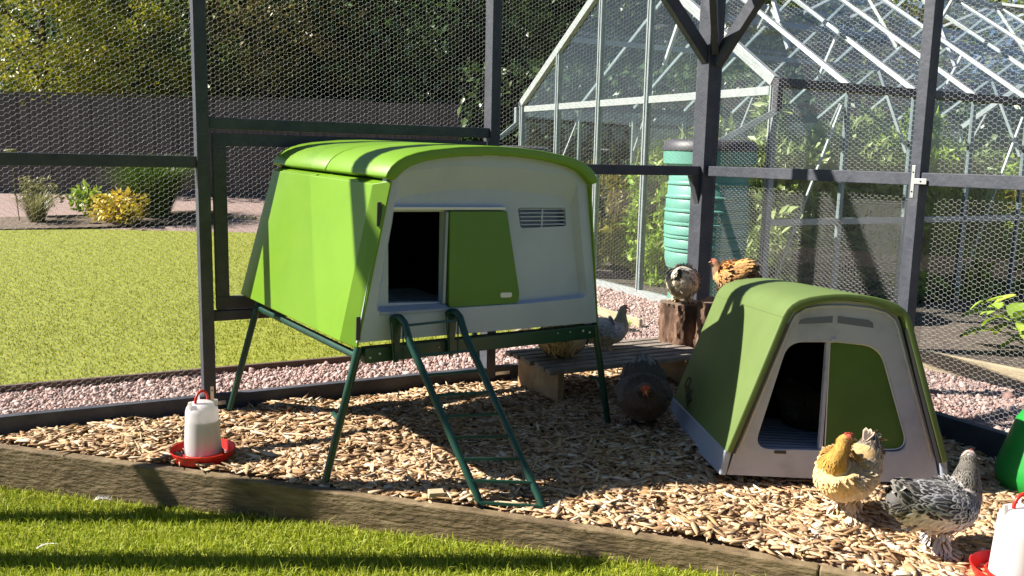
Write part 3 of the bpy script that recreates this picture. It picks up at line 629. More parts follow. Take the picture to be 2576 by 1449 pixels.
# ------------------------------------------------------------------ drinkers and feeder
def drinker(loc, sc_, label, rotz=0):
    o = empty('poultry_drinker', loc, (0, 0, rotz), label, 'drinker', 'red and white plastic drinkers'); o.scale = (sc_,)*3
    MB().lathe([(0, .001), (.105, .001), (.112, .004), (.126, .042), (.1275, .042), (.1275, .045), (.124, .045), (.110, .010), (0, .010)], 48).build('tray', RED, o, smooth=True, auto=35)
    MB().lathe([(.083, .012), (.083, .030), (.078, .032)], 40).build('tray_collar', RED, o, smooth=True, auto=35)
    MB().lathe([(.074, .018), (.0735, .035), (.064, .200), (.060, .216), (.050, .232), (.030, .240), (0, .242)], 48).build('reservoir', MILK, o, smooth=True)
    MB().lathe([(0, .019), (.070, .019), (.0625, .165), (0, .165)], 40).build('water', WATER, o, smooth=True, auto=30)
    for k in range(3):
        a = 2*math.pi*k/3+.9; c, s = math.cos(a), math.sin(a); MB().bar((.056*c, .056*s, .222), (.058*c, .058*s, .25), .006, .014, (c, s, 0)).build('lug', MILK, o)
    MB().tube([(.036*math.cos(t), 0, .240+.042*math.sin(t)) for t in np.linspace(0, math.pi, 12)], .0055, 8).build('handle', RED, o, smooth=True, auto=60)
    return o
drinker((-1.243, 3.445, .004), 1.0, 'half full red and white drinker standing alone on wood chips at the left', 1.2)
drinker((1.553, 2.53, .0), 1.0, 'red and white drinker cut off by the bottom right corner', .3)
fd = empty('poultry_feeder', (2.11, 3.33, 0), label='bright green plastic dome feeder cut off by the right edge', cat='feeder')
MB().lathe([(0, .0), (.150, 0), (.162, .006), (.172, .06), (.165, .10), (.135, .20), (.115, .27), (.085, .32), (.05, .345), (0, .35)], 48).build('dome', FGREEN, fd, smooth=True)
MB().lathe([(.02, .35), (.025, .365), (.018, .38), (0, .382)], 20).build('knob', FGREEN, fd, smooth=True)

# ------------------------------------------------------------------ bench, logs, offcut, feathers
bench = empty('slatted_bench', (.23, 4.35, 0), (0, 0, RUNZ), 'low weathered slatted timber bench on wood chips behind the raised coop', 'bench')
for k in range(7):
    j = random.uniform(-.012, .012); MB().box(-.05+j-.012*(k == 0), .93+j+.015*k-.05*(k > 4), -.06+k*.074, -.06+k*.074+.052, .176, .2).build('slat', WOODG, bench, bevel=.002)
for x in (0, .82): MB().box(x, x+.035, -.03, .40, -.02, .1755).build('leg', WOODL, bench, bevel=.002)
def log(name, loc, r, h, label, seed, tilt=0):
    o = empty(name, loc, (tilt, 0, seed), label, 'log'); rg = np.random.default_rng(seed); n, mrow = 64, 26; ph = rg.uniform(0, 6.28, 8)
    loops = []
    for i in range(mrow):
        z = h*i/(mrow-1); l = []
        for j in range(n):
            a = 2*math.pi*j/n
            e = .07*math.sin(3*a+ph[0])+.045*math.sin(7*a+ph[1]+z*3)+.05*abs(math.sin(9*a+ph[2]+2*math.sin(z*6)))+.025*math.sin(23*a+z*40)+.02*rg.normal()
            e += .05*(math.sin(z*21+ph[3]+2*math.sin(2*a)) > .85)
            l.append((r*(1+e)*math.cos(a), r*(1+e)*math.sin(a), z))
        loops.append(l)
    MB().loft(loops).build('bark', BARK, o, smooth=True, auto=40)
    tp = [(x*.985, y*.985, h+.001) for x, y, z in loops[-1]]; tb = [(x*.99, y*.99, h-.01) for x, y, z in loops[-1]]; MB().loft([tb, tp], False, True).build('cut_top', LOGTOP, o)
    return o
log('log_stump', (1.00, 5.08, -.01), .118, .44, 'thinner upright log stump at the bench end, under the grey and cream hen', 11)
log('log_stump', (1.235, 4.93, -.01), .165, .475, 'thicker upright log stump half hidden by the low green hutch', 12)
MB().box(-.028, .028, -.022, .022, 0, .022).build
oc = MB().add([(-.03, -.02, 0), (.028, -.024, 0), (.03, .02, 0), (-.026, .022, 0), (-.028, -.02, .022), (.027, -.022, .024), (.029, .02, .022), (-.026, .021, .02)], [(0, 3, 2, 1), (4, 5, 6, 7), (0, 1, 5, 4), (1, 2, 6, 5), (2, 3, 7, 6), (3, 0, 4, 7)]).build('wood_offcut', WOODP, bevel=.002)
oc.location = (-.262, 3.07, .015); oc.rotation_euler = (.1, .05, .3); tag(oc, 'small square wood offcut lying on chips beside the ladder foot', 'offcut')
def feather(loc, L, az, label, fluffy=False):
    n = 60 if fluffy else 34; V, F, Cc = [], [], []
    rg = np.random.default_rng(int(abs(loc[0])*1000)); up_ = .6 if fluffy else .12
    for i in range(n):
        t = i/n; b = np.array([t*L-.5*L, 0, .004+.01*math.sin(t*3)]); s = (-1)**i; a = rg.uniform(.4, 1.2); l = L*(.35 if fluffy else .2)*rg.uniform(.6, 1.2)*(1-.5*t)
        d = np.array([math.cos(a), s*math.sin(a), rg.uniform(0, up_)])*l; k = len(V); q = np.array([.0013, 0, .0005]); V += [b-q, b+q, b+d]; F.append((k, k+1, k+2))
    o = np_mesh('feather', V, F, WHITEP); o.location = loc; o.rotation_euler = (0, 0, az); return tag(o, label, 'feather')
feather((.14, 2.865, -.19), .05, .5, 'white fluffy feather caught against the timber board below the ladder', True)
feather((.50, 2.74, -.2), .06, 1.2, 'larger white downy feather in the grass at the bottom edge', True)
feather((-1.62, 3.35, -.15), .07, .1, 'grey white feather in shaded grass beside the timber board at left', True)
feather((-1.62, 2.93, -.15), .07, .5, 'single flat white feather lying on the sunlit lawn at lower left')
feather((.42, 3.62, .035), .05, .2, 'pale feather lying on shaded chips behind the ladder')

# ------------------------------------------------------------------ hens
def catmull(P_, n):
    P_ = np.array(P_, float); Q = np.vstack([2*P_[0]-P_[1], P_, 2*P_[-1]-P_[-2]]); out = []
    m_ = len(P_)-1
    for k in range(n):
        t = k/(n-1)*m_; i = min(int(t), m_-1); u = t-i; a, b, c, d = Q[i:i+4]
        out.append(.5*((2*b)+(-a+c)*u+(2*a-5*b+4*c-d)*u*u+(-a+3*b-3*c+d)*u**3))
    return np.array(out)
FTV = np.array([(0, 0, 0), (.35, -.42, -.02), (.8, -.36, -.03), (1, 0, -.02), (.8, .36, -.03), (.35, .42, -.02), (.33, -.24, .0), (.66, -.20, .0), (.80, 0, .0), (.66, .20, .0), (.33, .24, .0), (.5, 0, .04)])
FTF = np.array([(11, 6, 7), (11, 7, 8), (11, 8, 9), (11, 9, 10), (11, 10, 0), (11, 0, 6), (0, 1, 6), (1, 2, 7), (1, 7, 6), (2, 3, 8), (2, 8, 7), (3, 4, 9), (3, 9, 8), (4, 5, 10), (4, 10, 9), (5, 0, 10)])
def ftc(a, b): c = np.repeat(np.asarray(b)[:, None, :], 12, 1); c[:, 6:] = np.asarray(a)[:, None, :]; c[:, 0] = a; return c.reshape(-1, 3)
STAND = [(-.165, .262, .012, .022), (-.145, .238, .032, .045), (-.105, .195, .062, .068), (-.05, .160, .086, .080), (.015, .148, .092, .082), (.065, .160, .078, .074), (.092, .192, .054, .058), (.100, .232, .036, .038), (.104, .268, .026, .028), (.112, .293, .0215, .023), (.124, .300, .0165, .0165), (.134, .298, .009, .009)]
def hen(label, loc, az, cols, stations=STAND, head_az=None, scale=1.0, seed=1, legs=True, headless=False, tail_n=46, tail_up=.9, n_feath=3400, fluff=1.0, tail_iu=9, sink=0):
    rg = np.random.default_rng(seed)
    S = np.array(stations, float); S[:, 1] -= sink; nst = len(S); neck = 6
    sp = np.zeros((nst, 3)); sp[:, 0] = S[:, 0]; sp[:, 2] = S[:, 1]
    yaw = 0 if head_az is None else R(az-head_az)
    for i in range(neck, nst):
        f = min(1, (i-neck)/3.0); a = yaw*f; dx = S[i, 0]-S[neck, 0]; sp[i] = (S[neck, 0]+dx*math.cos(a), dx*math.sin(a), S[i, 1])
    C4 = catmull(np.column_stack([sp, S[:, 2:]]), 56); ctr, ry, rz = C4[:, :3], np.maximum(C4[:, 3], .004), np.maximum(C4[:, 4], .004)
    T = np.gradient(ctr, axis=0); T /= np.linalg.norm(T, axis=1, keepdims=True)
    Y = np.tile(np.array([0, 1., 0]), (56, 1)); Y -= T*(Y*T).sum(1, keepdims=True); Y /= np.linalg.norm(Y, axis=1, keepdims=True)
    N_ = np.cross(T, Y); flip = N_[:, 2] < 0
    # 'up' of each ring: keep it continuous from tail to head
    for i in range(1, 56):
        if (N_[i]*N_[i-1]).sum() < 0: N_[i] *= -1
    if N_[20, 2] < 0: N_ *= -1
    NV = 24; an = np.linspace(0, 2*np.pi, NV, endpoint=False); ry[0] = rz[0] = .003; ry[-1] = rz[-1] = .002; ry[1] *= .6; rz[1] *= .6
    def pos_(iu, v):
        """surface point at ring coordinate iu (float) and angle v (0 = top)"""
        i = np.clip(iu.astype(int), 0, 54); u = (iu-i)[:, None]; lp_ = lambda A: A[i]*(1-u)+A[i+1]*u
        c, y, nn, tt = lp_(ctr), lp_(Y), lp_(N_), lp_(T); a, b = lp_(ry[:, None]), lp_(rz[:, None]); cv, sv = np.cos(v)[:, None], np.sin(v)[:, None]
        return c+y*a*sv+nn*b*cv
    def surf(iu, v):
        e = .25; iu = np.clip(iu, e, 54.7); p_ = pos_(iu, v); du = pos_(iu+e, v)-pos_(iu-e, v); dv_ = pos_(iu, v+.05)-pos_(iu, v-.05)
        nr = np.cross(du, dv_); nr /= np.linalg.norm(nr, axis=1, keepdims=True)+1e-9; out_ = p_-ctr[np.clip(iu.astype(int), 0, 55)]; nr *= np.where((nr*out_).sum(1, keepdims=True) < 0, -1, 1)
        return p_, nr, du/(np.linalg.norm(du, axis=1, keepdims=True)+1e-9)
    iu, vv = np.meshgrid(np.arange(56)*.99999, an, indexing='ij'); V = pos_(iu.ravel(), vv.ravel()); F = []
    for i in range(55):
        for j in range(NV): F.append((i*NV+j, i*NV+(j+1) % NV, (i+1)*NV+(j+1) % NV, (i+1)*NV+j))
    HEAD = 49; NECK = 34
    def colr(iu, v):
        """(centre, edge) feather colours by region"""
        c = np.cos(v); n_ = len(iu); a = np.zeros((n_, 3)); b = np.zeros((n_, 3))
        for k, msk in (('belly', np.ones(n_, bool)), ('breast', (c < .15) & (iu > 25)), ('back', (c > -.25) & (iu <= NECK-3)), ('tail', iu < tail_iu), ('neck', iu > NECK-2), ('head', iu > HEAD-3)):
            a[msk], b[msk] = cols[k][0], cols[k][1]
        j = rg.uniform(.82, 1.15, (n_, 1)); return a*j, b*j
    ca, cb = colr(iu.ravel(), vv.ravel()); mixc = .75*ca+.25*cb
    face = (iu.ravel() > HEAD-.5); mixc[face] = (.46, .085, .045)
    body = np_mesh('hen', V, F, FEATH, None, True, mixc); body.location = loc; body.rotation_euler = (0, 0, R(90-az)); body.scale = (scale,)*3
    tag(body, label, 'hen', 'hens in the run')
    def cards(name, iu, v, L, W_, lift, spread=.13, dirv=None, mat=FEATH, cpair=None, parent=body):
        p_, nr, tt = surf(iu, v); d0 = -tt if dirv is None else dirv; d0 = d0+rg.normal(0, spread, d0.shape); d0 -= nr*(d0*nr).sum(1, keepdims=True); d0 /= np.linalg.norm(d0, axis=1, keepdims=True)
        lf = (lift*rg.uniform(.6, 1.4, len(iu)))[:, None] if np.ndim(lift) else np.full((len(iu), 1), lift)*rg.uniform(.6, 1.4, (len(iu), 1))
        x = d0*np.cos(lf)+nr*np.sin(lf); z = nr*np.cos(lf)-d0*np.sin(lf); y = np.cross(z, x); Rm = np.stack([x, y, z], 2)
        S_ = np.stack([L, W_, L], 1)*rg.uniform(.8, 1.2, (len(iu), 1)); tv2 = np.repeat(FTV[None], len(iu), 0); tv2[:, :, 2] = FTV[None, :, 2]*(W_/L)[:, None]-FTV[None, :, 0]**2*(L/.42)[:, None]-FTV[None, :, 1]**2*(W_**2/L/.40)[:, None]; Vv, Ff = scatter(tv2, FTF, p_-nr*.001, Rm, S_)
        a, b = cpair if cpair else colr(iu, v); return np_mesh(name, Vv, Ff, mat, parent, False, ftc(a, b))
    n = n_feath; iu_ = rg.uniform(4, HEAD-1, n*2); dens = np.interp(iu_, [4, 12, 24, 34, 42, 48], [.5, .9, 1, .95, .8, .6]); iu_ = iu_[rg.uniform(0, 1, len(iu_)) < dens][:n]; v_ = rg.uniform(-np.pi, np.pi, len(iu_))
    L_ = np.interp(iu_, [4, 14, 28, 36, 44, 49], [.040, .034, .026, .026, .017, .008]); W_ = np.interp(iu_, [4, 14, 28, 36, 44, 49], [.020, .019, .017, .008, .0055, .004])
    low = np.cos(v_) < -.3; W_ = np.where(low & (iu_ < 32), W_*.7, W_); lift = np.where(low & (iu_ < 32), .12*fluff, np.where(iu_ < 14, .10, .068))
    dv = -surf(iu_, v_)[2]; dv[low & (iu_ < 32)] += np.array([0, 0, -.9])
    cards('plumage', iu_, v_, L_, W_, lift, dirv=dv)
    for sgn in (-1, 1):
        k = 70; wi = rg.uniform(12, 29, k); wv = sgn*rg.uniform(.75, 1.75, k); a, b = cols['wing'][0], cols['wing'][1]; j = rg.uniform(.8, 1.15, (k, 1))
        cards('wing', wi, wv, np.interp(wi, [12, 29], [.075, .036]), np.full(k, .019), .16, .08, cpair=(np.array(a)*j, np.array(b)*j))
    k = tail_n; ti = rg.uniform(1, 9, k); tv_ = rg.uniform(-1.9, 1.9, k); j = rg.uniform(.75, 1.2, (k, 1))
    dv = -surf(ti, tv_)[2]+np.array([0, 0, .35*tail_up]); cards('tail', ti, tv_, np.full(k, .058), np.full(k, .024), .18, .16, dirv=dv, cpair=(np.array(cols['tail'][0])*j, np.array(cols['tail'][1])*j))
    k = 90; fi = rg.uniform(9, 22, k); fv = np.pi+rg.uniform(-1.0, 1.0, k); j = rg.uniform(.85, 1.1, (k, 1)); dv = np.tile(np.array([-.4, 0, -1.]), (k, 1))
    cards('fluff', fi, fv, np.full(k, .05), np.full(k, .014), .20*fluff, .25, dirv=dv, cpair=(np.array(cols['belly'][0])*j, np.array(cols['belly'][1])*j))
    if not headless:
        hc, hf_ = ctr[51], T[51]; hf_ = np.array([math.cos(yaw), math.sin(yaw), -.12]); hf_ /= np.linalg.norm(hf_); side_ = np.array([-math.sin(yaw), math.cos(yaw), 0]); upz = np.cross(hf_, side_)
        A = lambda f_, s_, u_: tuple(hc+hf_*f_+side_*s_+upz*u_)
        mb = MB(); mb.loft([[A(.010, .006*math.cos(t), .007*math.sin(t)) for t in np.linspace(0, 6.28, 9)[:-1]], [A(.022, .004*math.cos(t), -.001+.0045*math.sin(t)) for t in np.linspace(0, 6.28, 9)[:-1]], [A(.033, .0006*math.cos(t), -.006+.0006*math.sin(t)) for t in np.linspace(0, 6.28, 9)[:-1]]], True, True); mb.build('beak', BEAK, body, smooth=True)
        mb = MB(); lo = []
        for f_, h_ in ((-.020, .001), (-.014, .005), (-.008, .004), (-.003, .007), (.003, .004), (.008, .006), (.014, .002)):
            lo.append([A(f_, -.0025, .012), A(f_, .0025, .012), A(f_, .0012, .014+h_), A(f_, -.0012, .014+h_)])
        mb.loft(lo, True, True); mb.build('comb', SKINR, body, smooth=True)
        for s_ in (-1, 1):
            MB().sphere(A(.002, s_*.0145, .004), .0036, 6).build('eye', EYE, body, smooth=True)
            MB().sphere(A(.006, s_*.007, -.018), .008, 6, (.6, .35, 1.1)).build('wattle', SKINR, body, smooth=True)
    if legs:
        for s_ in (-1, 1):
            lg = MB(); x0, y0 = -.005+.012*s_, s_*.036; lg.tube([(x0, y0, .085), (x0+.006, y0, .045), (x0, y0, .010)], [.012, .0075, .007], 8)
            for t in (-.55, 0, .55, 3.1): lg.tube([(x0, y0, .009), (x0+.022*math.cos(t), y0+.022*math.sin(t), .010), (x0+(.045 if t < 3 else .026)*math.cos(t), y0+(.045 if t < 3 else .026)*math.sin(t), .003)], [.006, .005, .002], 6)
            lo_ = lg.build('leg', SHANK, body, smooth=True, auto=60)
            k = 70; zz = rg.uniform(.008, .085, k); aa = rg.uniform(0, 6.28, k); pos = np.stack([x0+.012*np.cos(aa)+(.02*(zz < .03)), y0+.012*np.sin(aa)+s_*.01*(zz < .03), zz], 1)
            x = np.stack([.6*np.cos(aa), .6*np.sin(aa)+s_*.2, -.9+.6*(zz < .03)], 1); x /= np.linalg.norm(x, axis=1, keepdims=True); y = np.cross(x, np.array([0, 0, 1.])); y /= np.linalg.norm(y, axis=1, keepdims=True); z = np.cross(x, y)
            Vv, Ff = scatter(FTV, FTF, pos, np.stack([x, y, z], 2), np.stack([np.full(k, .036), np.full(k, .011), np.full(k, .01)], 1)); j = rg.uniform(.8, 1.1, (k, 1)); np_mesh('leg_feathers', Vv, Ff, FEATH, lo_, False, ftc(np.array(cols['belly'][0])*j, np.array(cols['belly'][1])*j))
    return body
CREAM = ((.78, .55, .27), (.85, .66, .38)); BLK = (.03, .028, .028); WHT = (.74, .71, .70)
BUFF = dict(belly=((.66, .52, .36), (.76, .64, .50)), breast=((.72, .48, .21), (.80, .58, .29)), back=((.50, .32, .13), (.62, .45, .24)), wing=((.35, .25, .14), (.70, .55, .36)), tail=((.08, .06, .05), (.62, .50, .36)), neck=((.36, .19, .035), (.58, .33, .07)), head=((.50, .24, .06), (.58, .30, .08)))
SPEC = dict(belly=((.52, .46, .44), (.70, .64, .62)), breast=((.03, .03, .032), (.52, .49, .49)), back=((.012, .012, .014), (.56, .54, .53)), wing=((.05, .05, .06), (.50, .49, .50)), tail=((.018, .018, .02), (.34, .31, .28)), neck=((.02, .02, .02), (.36, .32, .27)), head=((.30, .24, .22), (.62, .55, .50)))
DARK = dict(belly=((.055, .036, .026), (.07, .048, .036)), breast=((.065, .036, .021), (.09, .05, .03)), back=((.08, .06, .048), (.04, .03, .025)), wing=((.09, .075, .07), (.13, .11, .10)), tail=((.24, .23, .22), (.06, .055, .05)), neck=((.06, .04, .03), (.08, .055, .042)), head=((.10, .055, .04), (.12, .07, .05)))
WHITE = dict(belly=((.62, .46, .28), (.72, .62, .50)), breast=((.50, .42, .38), (.70, .63, .59)), back=((.56, .48, .43), (.74, .69, .66)), wing=((.28, .27, .32), (.66, .62, .62)), tail=((.42, .38, .36), (.66, .60, .56)), neck=((.30, .22, .16), (.72, .62, .52)), head=((.50, .34, .25), (.66, .50, .40)))
REAR = dict(belly=((.50, .34, .17), (.60, .44, .26)), breast=((.50, .36, .18), (.62, .46, .27)), back=((.48, .38, .25), (.62, .53, .42)), wing=((.40, .31, .20), (.58, .5, .4)), tail=((.10, .08, .06), (.5, .42, .3)), neck=((.5, .34, .15), (.6, .44, .22)), head=((.5, .34, .15), (.6, .44, .22)))
GREYC = dict(belly=((.70, .58, .42), (.80, .72, .58)), breast=((.62, .52, .38), (.76, .68, .56)), back=((.52, .45, .36), (.74, .67, .56)), wing=((.26, .24, .24), (.70, .64, .58)), tail=((.05, .05, .05), (.50, .44, .36)), neck=((.42, .34, .22), (.68, .58, .42)), head=((.42, .34, .22), (.68, .58, .42)))
ORNG = dict(belly=((.55, .34, .16), (.66, .46, .26)), breast=((.55, .31, .12), (.64, .42, .2)), back=((.60, .31, .09), (.70, .42, .16)), wing=((.34, .15, .05), (.60, .36, .15)), tail=((.05, .035, .025), (.50, .28, .12)), neck=((.20, .13, .08), (.36, .22, .12)), head=((.30, .12, .07), (.36, .16, .09)))
def adj(st, **kw):
    s = [list(q) for q in st]
    for k, v in kw.items(): s[int(k[1:])] = list(v)
    return s
S_BUFF = adj(STAND, s0=(-.150, .255, .014, .026), s1=(-.135, .235, .036, .050), s4=(.015, .150, .096, .086), s5=(.060, .165, .086, .082), s6=(.082, .203, .058, .062), s9=(.108, .288, .0225, .024))
hen('buff hen with golden neck standing in front of the hutch, head turned right', (1.20, 2.985, .012), 234, BUFF, S_BUFF, head_az=85, scale=1.0, seed=3)
S_SPEC = adj(STAND, s0=(-.185, .225, .02, .035), s1=(-.165, .205, .045, .058), s2=(-.12, .178, .068, .072), s7=(.098, .235, .042, .044), s8=(.110, .275, .030, .032), s9=(.118, .300, .024, .025), s10=(.130, .306, .018, .018), s11=(.139, .303, .01, .01))
hen('black and white speckled hen at the lower right, face turned away', (1.405, 2.725, .012), 72, SPEC, S_SPEC, head_az=40, scale=.99, seed=4, n_feath=3000)
S_LOW = [(x*1.02, z*.93, a*1.16, b*1.12) if i < 7 else (x, z*.93, a, b) for i, (x, z, a, b) in enumerate(adj(STAND, s0=(-.15, .265, .03, .03), s1=(-.13, .245, .055, .05), s2=(-.10, .21, .078, .07), s6=(.098, .178, .060, .058), s7=(.118, .200, .040, .040), s8=(.130, .215, .030, .030), s9=(.140, .222, .0235, .024), s10=(.152, .220, .017, .017), s11=(.160, .216, .010, .010)))]
hen('dark brown hen with grey scalloped rump standing between coop and low hutch', (.62, 3.96, .01), 186, DARK, S_LOW, scale=1.13, seed=5, n_feath=2600)
S_SIT = adj(STAND, s0=(-.15, .185, .012, .02), s1=(-.13, .175, .032, .04), s2=(-.10, .155, .058, .06))
hen('white and grey hen facing right on the back of the slatted bench', (.53, 5.00-.16, .188), 78, WHITE, S_SIT, scale=.88, seed=6, sink=.03, legs=True)
hen('buff fluffy hen on the bench, seen from behind under the raised coop', (.27, 4.60, .188), 5, REAR, [(x*1.05, z-.012*(z < .2), a*1.42, b*1.05) for x, z, a, b in STAND], scale=1.02, seed=7, fluff=1.4, sink=.03)
S_TUCK = adj(STAND, s0=(-.155, .205, .024, .034), s1=(-.14, .200, .05, .055), s2=(-.105, .182, .074, .072), s3=(-.05, .165, .09, .085), s6=(.088, .185, .056, .058), s7=(.085, .205, .042, .044), s8=(.065, .215, .034, .034), s9=(.045, .218, .027, .027), s10=(.03, .218, .02, .02), s11=(.02, .217, .01, .01))
hen('grey and cream hen with black tail preening on the thinner log stump', (.99, 5.06, .43), 18, GREYC, S_TUCK, scale=1.02, seed=8, sink=.035, fluff=1.4, headless=True, tail_n=6, tail_iu=2.5)
S_ORN = adj(STAND, s6=(.090, .185, .050, .052), s7=(.110, .215, .032, .034), s8=(.120, .238, .024, .026), s9=(.128, .252, .0205, .022), s10=(.138, .256, .016, .016), s11=(.147, .254, .009, .009))
S_ORN = [(x*.88 if i < 6 else x*.95, z+(.03 if i < 6 else .012)-(.06 if i < 2 else 0), a*(1.22 if i < 6 else 1), b*(1.18 if i < 6 else 1)) for i, (x, z, a, b) in enumerate(S_ORN)]
hen('orange buff hen crouching on the thicker log stump, small head to the left', (1.255, 4.97, .468), -58, ORNG, S_ORN, scale=.90, seed=9, sink=.035, fluff=1.3, tail_n=16)
hen('dark hen sitting in shadow inside the open low hutch', (1.29, 3.72, .065), 170, DARK, S_TUCK, scale=1.0, seed=10, sink=.03, legs=False, headless=True, n_feath=600)

# ------------------------------------------------------------------ greenhouse
gh = empty('greenhouse', (*GH0, 0), (0, 0, RUNZ), 'aluminium framed glass greenhouse with open roof vents behind the hen run', 'greenhouse')
GW, GE, GR, GL_ = 3.9, 1.84, 3.13, 7.6
def gz(q): return GE+(GR-GE)*(1-abs(q-GW/2)/(GW/2))
def gbar(name, p, q, w_, h_, mat=ALU, upv=(0, 0, 1), par=None): return MB().bar(p, q, w_, h_, upv).build(name, mat, par or gh, bevel=.002)
for q in (0, .78, 1.56, 2.34, 3.12, 3.9):
    gbar('gable_bar', (0, q, .05), (0, q, gz(q)-.02), .042, .05, ALUD if q not in (0, 3.9) else ALUD, (1, 0, 0))
    MB().box(-.034, -.026, q+.006, q+.020, .05, gz(q)-.03).build('glazing_cap', ALU, gh)
for a, b in ((0, GW/2), (GW, GW/2)):
    gbar('gable_rafter', (-.01, a, GE), (-.01, b, GR), .05, .075, ALU); gbar('gable_rafter', (GL_, a, GE), (GL_, b, GR), .05, .07, ALU)
gbar('eave_tie', (.002, .05, 1.775), (.002, GW-.05, 1.775), .03, .062, ALU)
gbar('base_rail', (0, 0, .03), (0, GW, .03), .06, .07, ALU); gbar('base_rail', (0, 0, .03), (GL_, 0, .03), .06, .07, ALUD); gbar('base_rail', (0, GW, .03), (GL_, GW, .03), .06, .07, ALUD)
MB().box(-.04, GL_, -.035, -.031, -.02, -.002).box(-.02, GL_, -.05, .05, -.09, -.01).build('plinth', RUBBER, gh)
gbar('gutter', (-.03, -.03, GE-.01), (GL_, -.03, GE-.01), .07, .06, RUBBER); gbar('gutter', (-.03, GW+.03, GE-.01), (GL_, GW+.03, GE-.01), .07, .06, RUBBER)
gbar('ridge', (-.03, GW/2, GR+.01), (GL_, GW/2, GR+.01), .07, .06, ALU)
gbar('side_rail', (.02, 0, .80), (GL_, 0, .80), .03, .05, ALU); gbar('purlin', (0, .98, gz(.98)-.05), (GL_, .98, gz(.98)-.05), .03, .05, ALUD); gbar('purlin', (0, GW-.98, gz(.98)-.05), (GL_, GW-.98, gz(.98)-.05), .03, .05, ALUD)
BAY = .76
for k in range(1, 11):
    x = k*BAY if k < 10 else GL_
    for q in (0, GW): gbar('side_bar', (x, q, .05), (x, q, GE-.04), .03, .04, ALUD, (1, 0, 0))
    for a in (0, GW): gbar('roof_bar', (x, a, GE+.015), (x, GW/2, GR+.0), .042 if a == 0 else .026, .035, ALU if a == 0 else ALUD)
    if k % 2 == 0:
        for sgn, q in ((1, .03), (-1, GW-.03)): gbar('knee_brace', (x, q, 1.35), (x, q+sgn*.34, gz(.37)-.05), .025, .025, ALU)
for k in (0, 3, 6):
    x = k*BAY; gbar('side_brace', (x+.05, .02, .15), (x+BAY*.95, .02, 1.70), .018, .018, ALU); gbar('side_brace', (x+.05, GW-.02, .15), (x+BAY*.95, GW-.02, 1.70), .018, .018, ALU)
def pane(pts, mat): MB().add(pts, [tuple(range(len(pts)))]).build('glass_pane', mat, gh)
gq = [0, .78, 1.56, 1.95, 2.34, 3.12, 3.9]
for a, b in zip((0, .78, 1.56, 2.34, 3.12), (.78, 1.56, 2.34, 3.12, 3.9)):
    pts = [(.0, a+.02, .07), (.0, b-.02, .07), (.0, b-.02, gz(b-.02)-.04)]+([(.0, 1.95, gz(1.95)-.04)] if a < 1.95 < b else [])+[(.0, a+.02, gz(a+.02)-.04)]; pane(pts, GLASS)
for k in range(10):
    x0, x1 = k*BAY+.018, (k+1)*BAY-.018
    for q in (0, GW): pane([(x0, q, .07), (x1, q, .07), (x1, q, GE-.05), (x0, q, GE-.05)], GLASS)
    for s_ in (0, 1):
        f_ = (lambda q: q) if s_ == 0 else (lambda q: GW-q); top = 1.92 if k % 3 != 1 else 1.2
        pane([(x0, f_(.0), GE+.012), (x1, f_(0), GE+.012), (x1, f_(top), gz(top)+.012), (x0, f_(top), gz(top)+.012)], GLASSR)
        if k % 3 == 1:   # open vent hinged at the ridge, held by a stay
            ang = .34; L_ = .80; sg = 1 if s_ == 0 else -1
            hy, hz = f_(1.90), GR+.03; sl = math.atan2(GR-GE, GW/2)-ang; ey, ez = hy-sg*L_*math.cos(sl), hz-L_*math.sin(sl)
            v_ = MB().bar((x0-.01, hy, hz), (x1+.01, hy, hz), .03, .03).bar((x0-.01, ey, ez), (x1+.01, ey, ez), .035, .045).bar((x0, hy, hz), (x0, ey, ez), .045, .03).bar((x1, hy, hz), (x1, ey, ez), .045, .03).build('roof_vent', ALU, gh)
            MB().add([(x0, hy, hz), (x1, hy, hz), (x1, ey, ez), (x0, ey, ez)], [(0, 1, 2, 3)]).build('vent_glass', GLASSR, v_)
            xm = (x0+x1)/2; MB().bar((xm, ey, ez), (xm, f_(1.28), gz(1.28)+.02), .03, .02).bar((xm, f_(1.28), gz(1.28)+.02), (xm, f_(1.05), gz(1.05)-.28), .035, .03).build('vent_opener', WHITEP, v_)
gbar('downpipe', (-.02, GW+.1, 1.8), (-.02, GW+.1, 1.62), .05, .05, ALUD); gbar('downpipe', (-.02, GW+.1, 1.62), (-.25, GW+.16, 1.42), .045, .045, ALUD)
gbar('downpipe', (-.03, -.06, 1.80), (-.03, -.06, 1.62), .05, .05, RUBBER); gbar('downpipe', (-.03, -.06, 1.62), (-.36, .24, 1.36), .045, .045, ALUD)
# staging tables inside
def staging(s, q, L_, label, z=.78):
    o = empty('staging_table', (*gl(s, q), 0), (0, 0, RUNZ), label, 'staging table', 'metal staging tables in the greenhouse')
    mb = MB()
    for k in range(6): mb.box(0, L_, .03+k*.085, .09+k*.085, z, z+.015)
    mb.build('slatted_top', ALU, o)
    for x in (.02, L_-.03):
        for y in (.03, .5): MB().bar((x, y, 0), (x, y, z), .022, .022).build('leg', ALU, o)
        MB().bar((x, .03, .2), (x, .5, z-.05), .015, .015).build('cross_brace', ALU, o)
staging(3.9, .12, 1.4, 'slatted metal staging table inside the greenhouse, nearer the hen run'); staging(5.5, .12, 1.5, 'slatted metal staging table deeper inside the greenhouse')

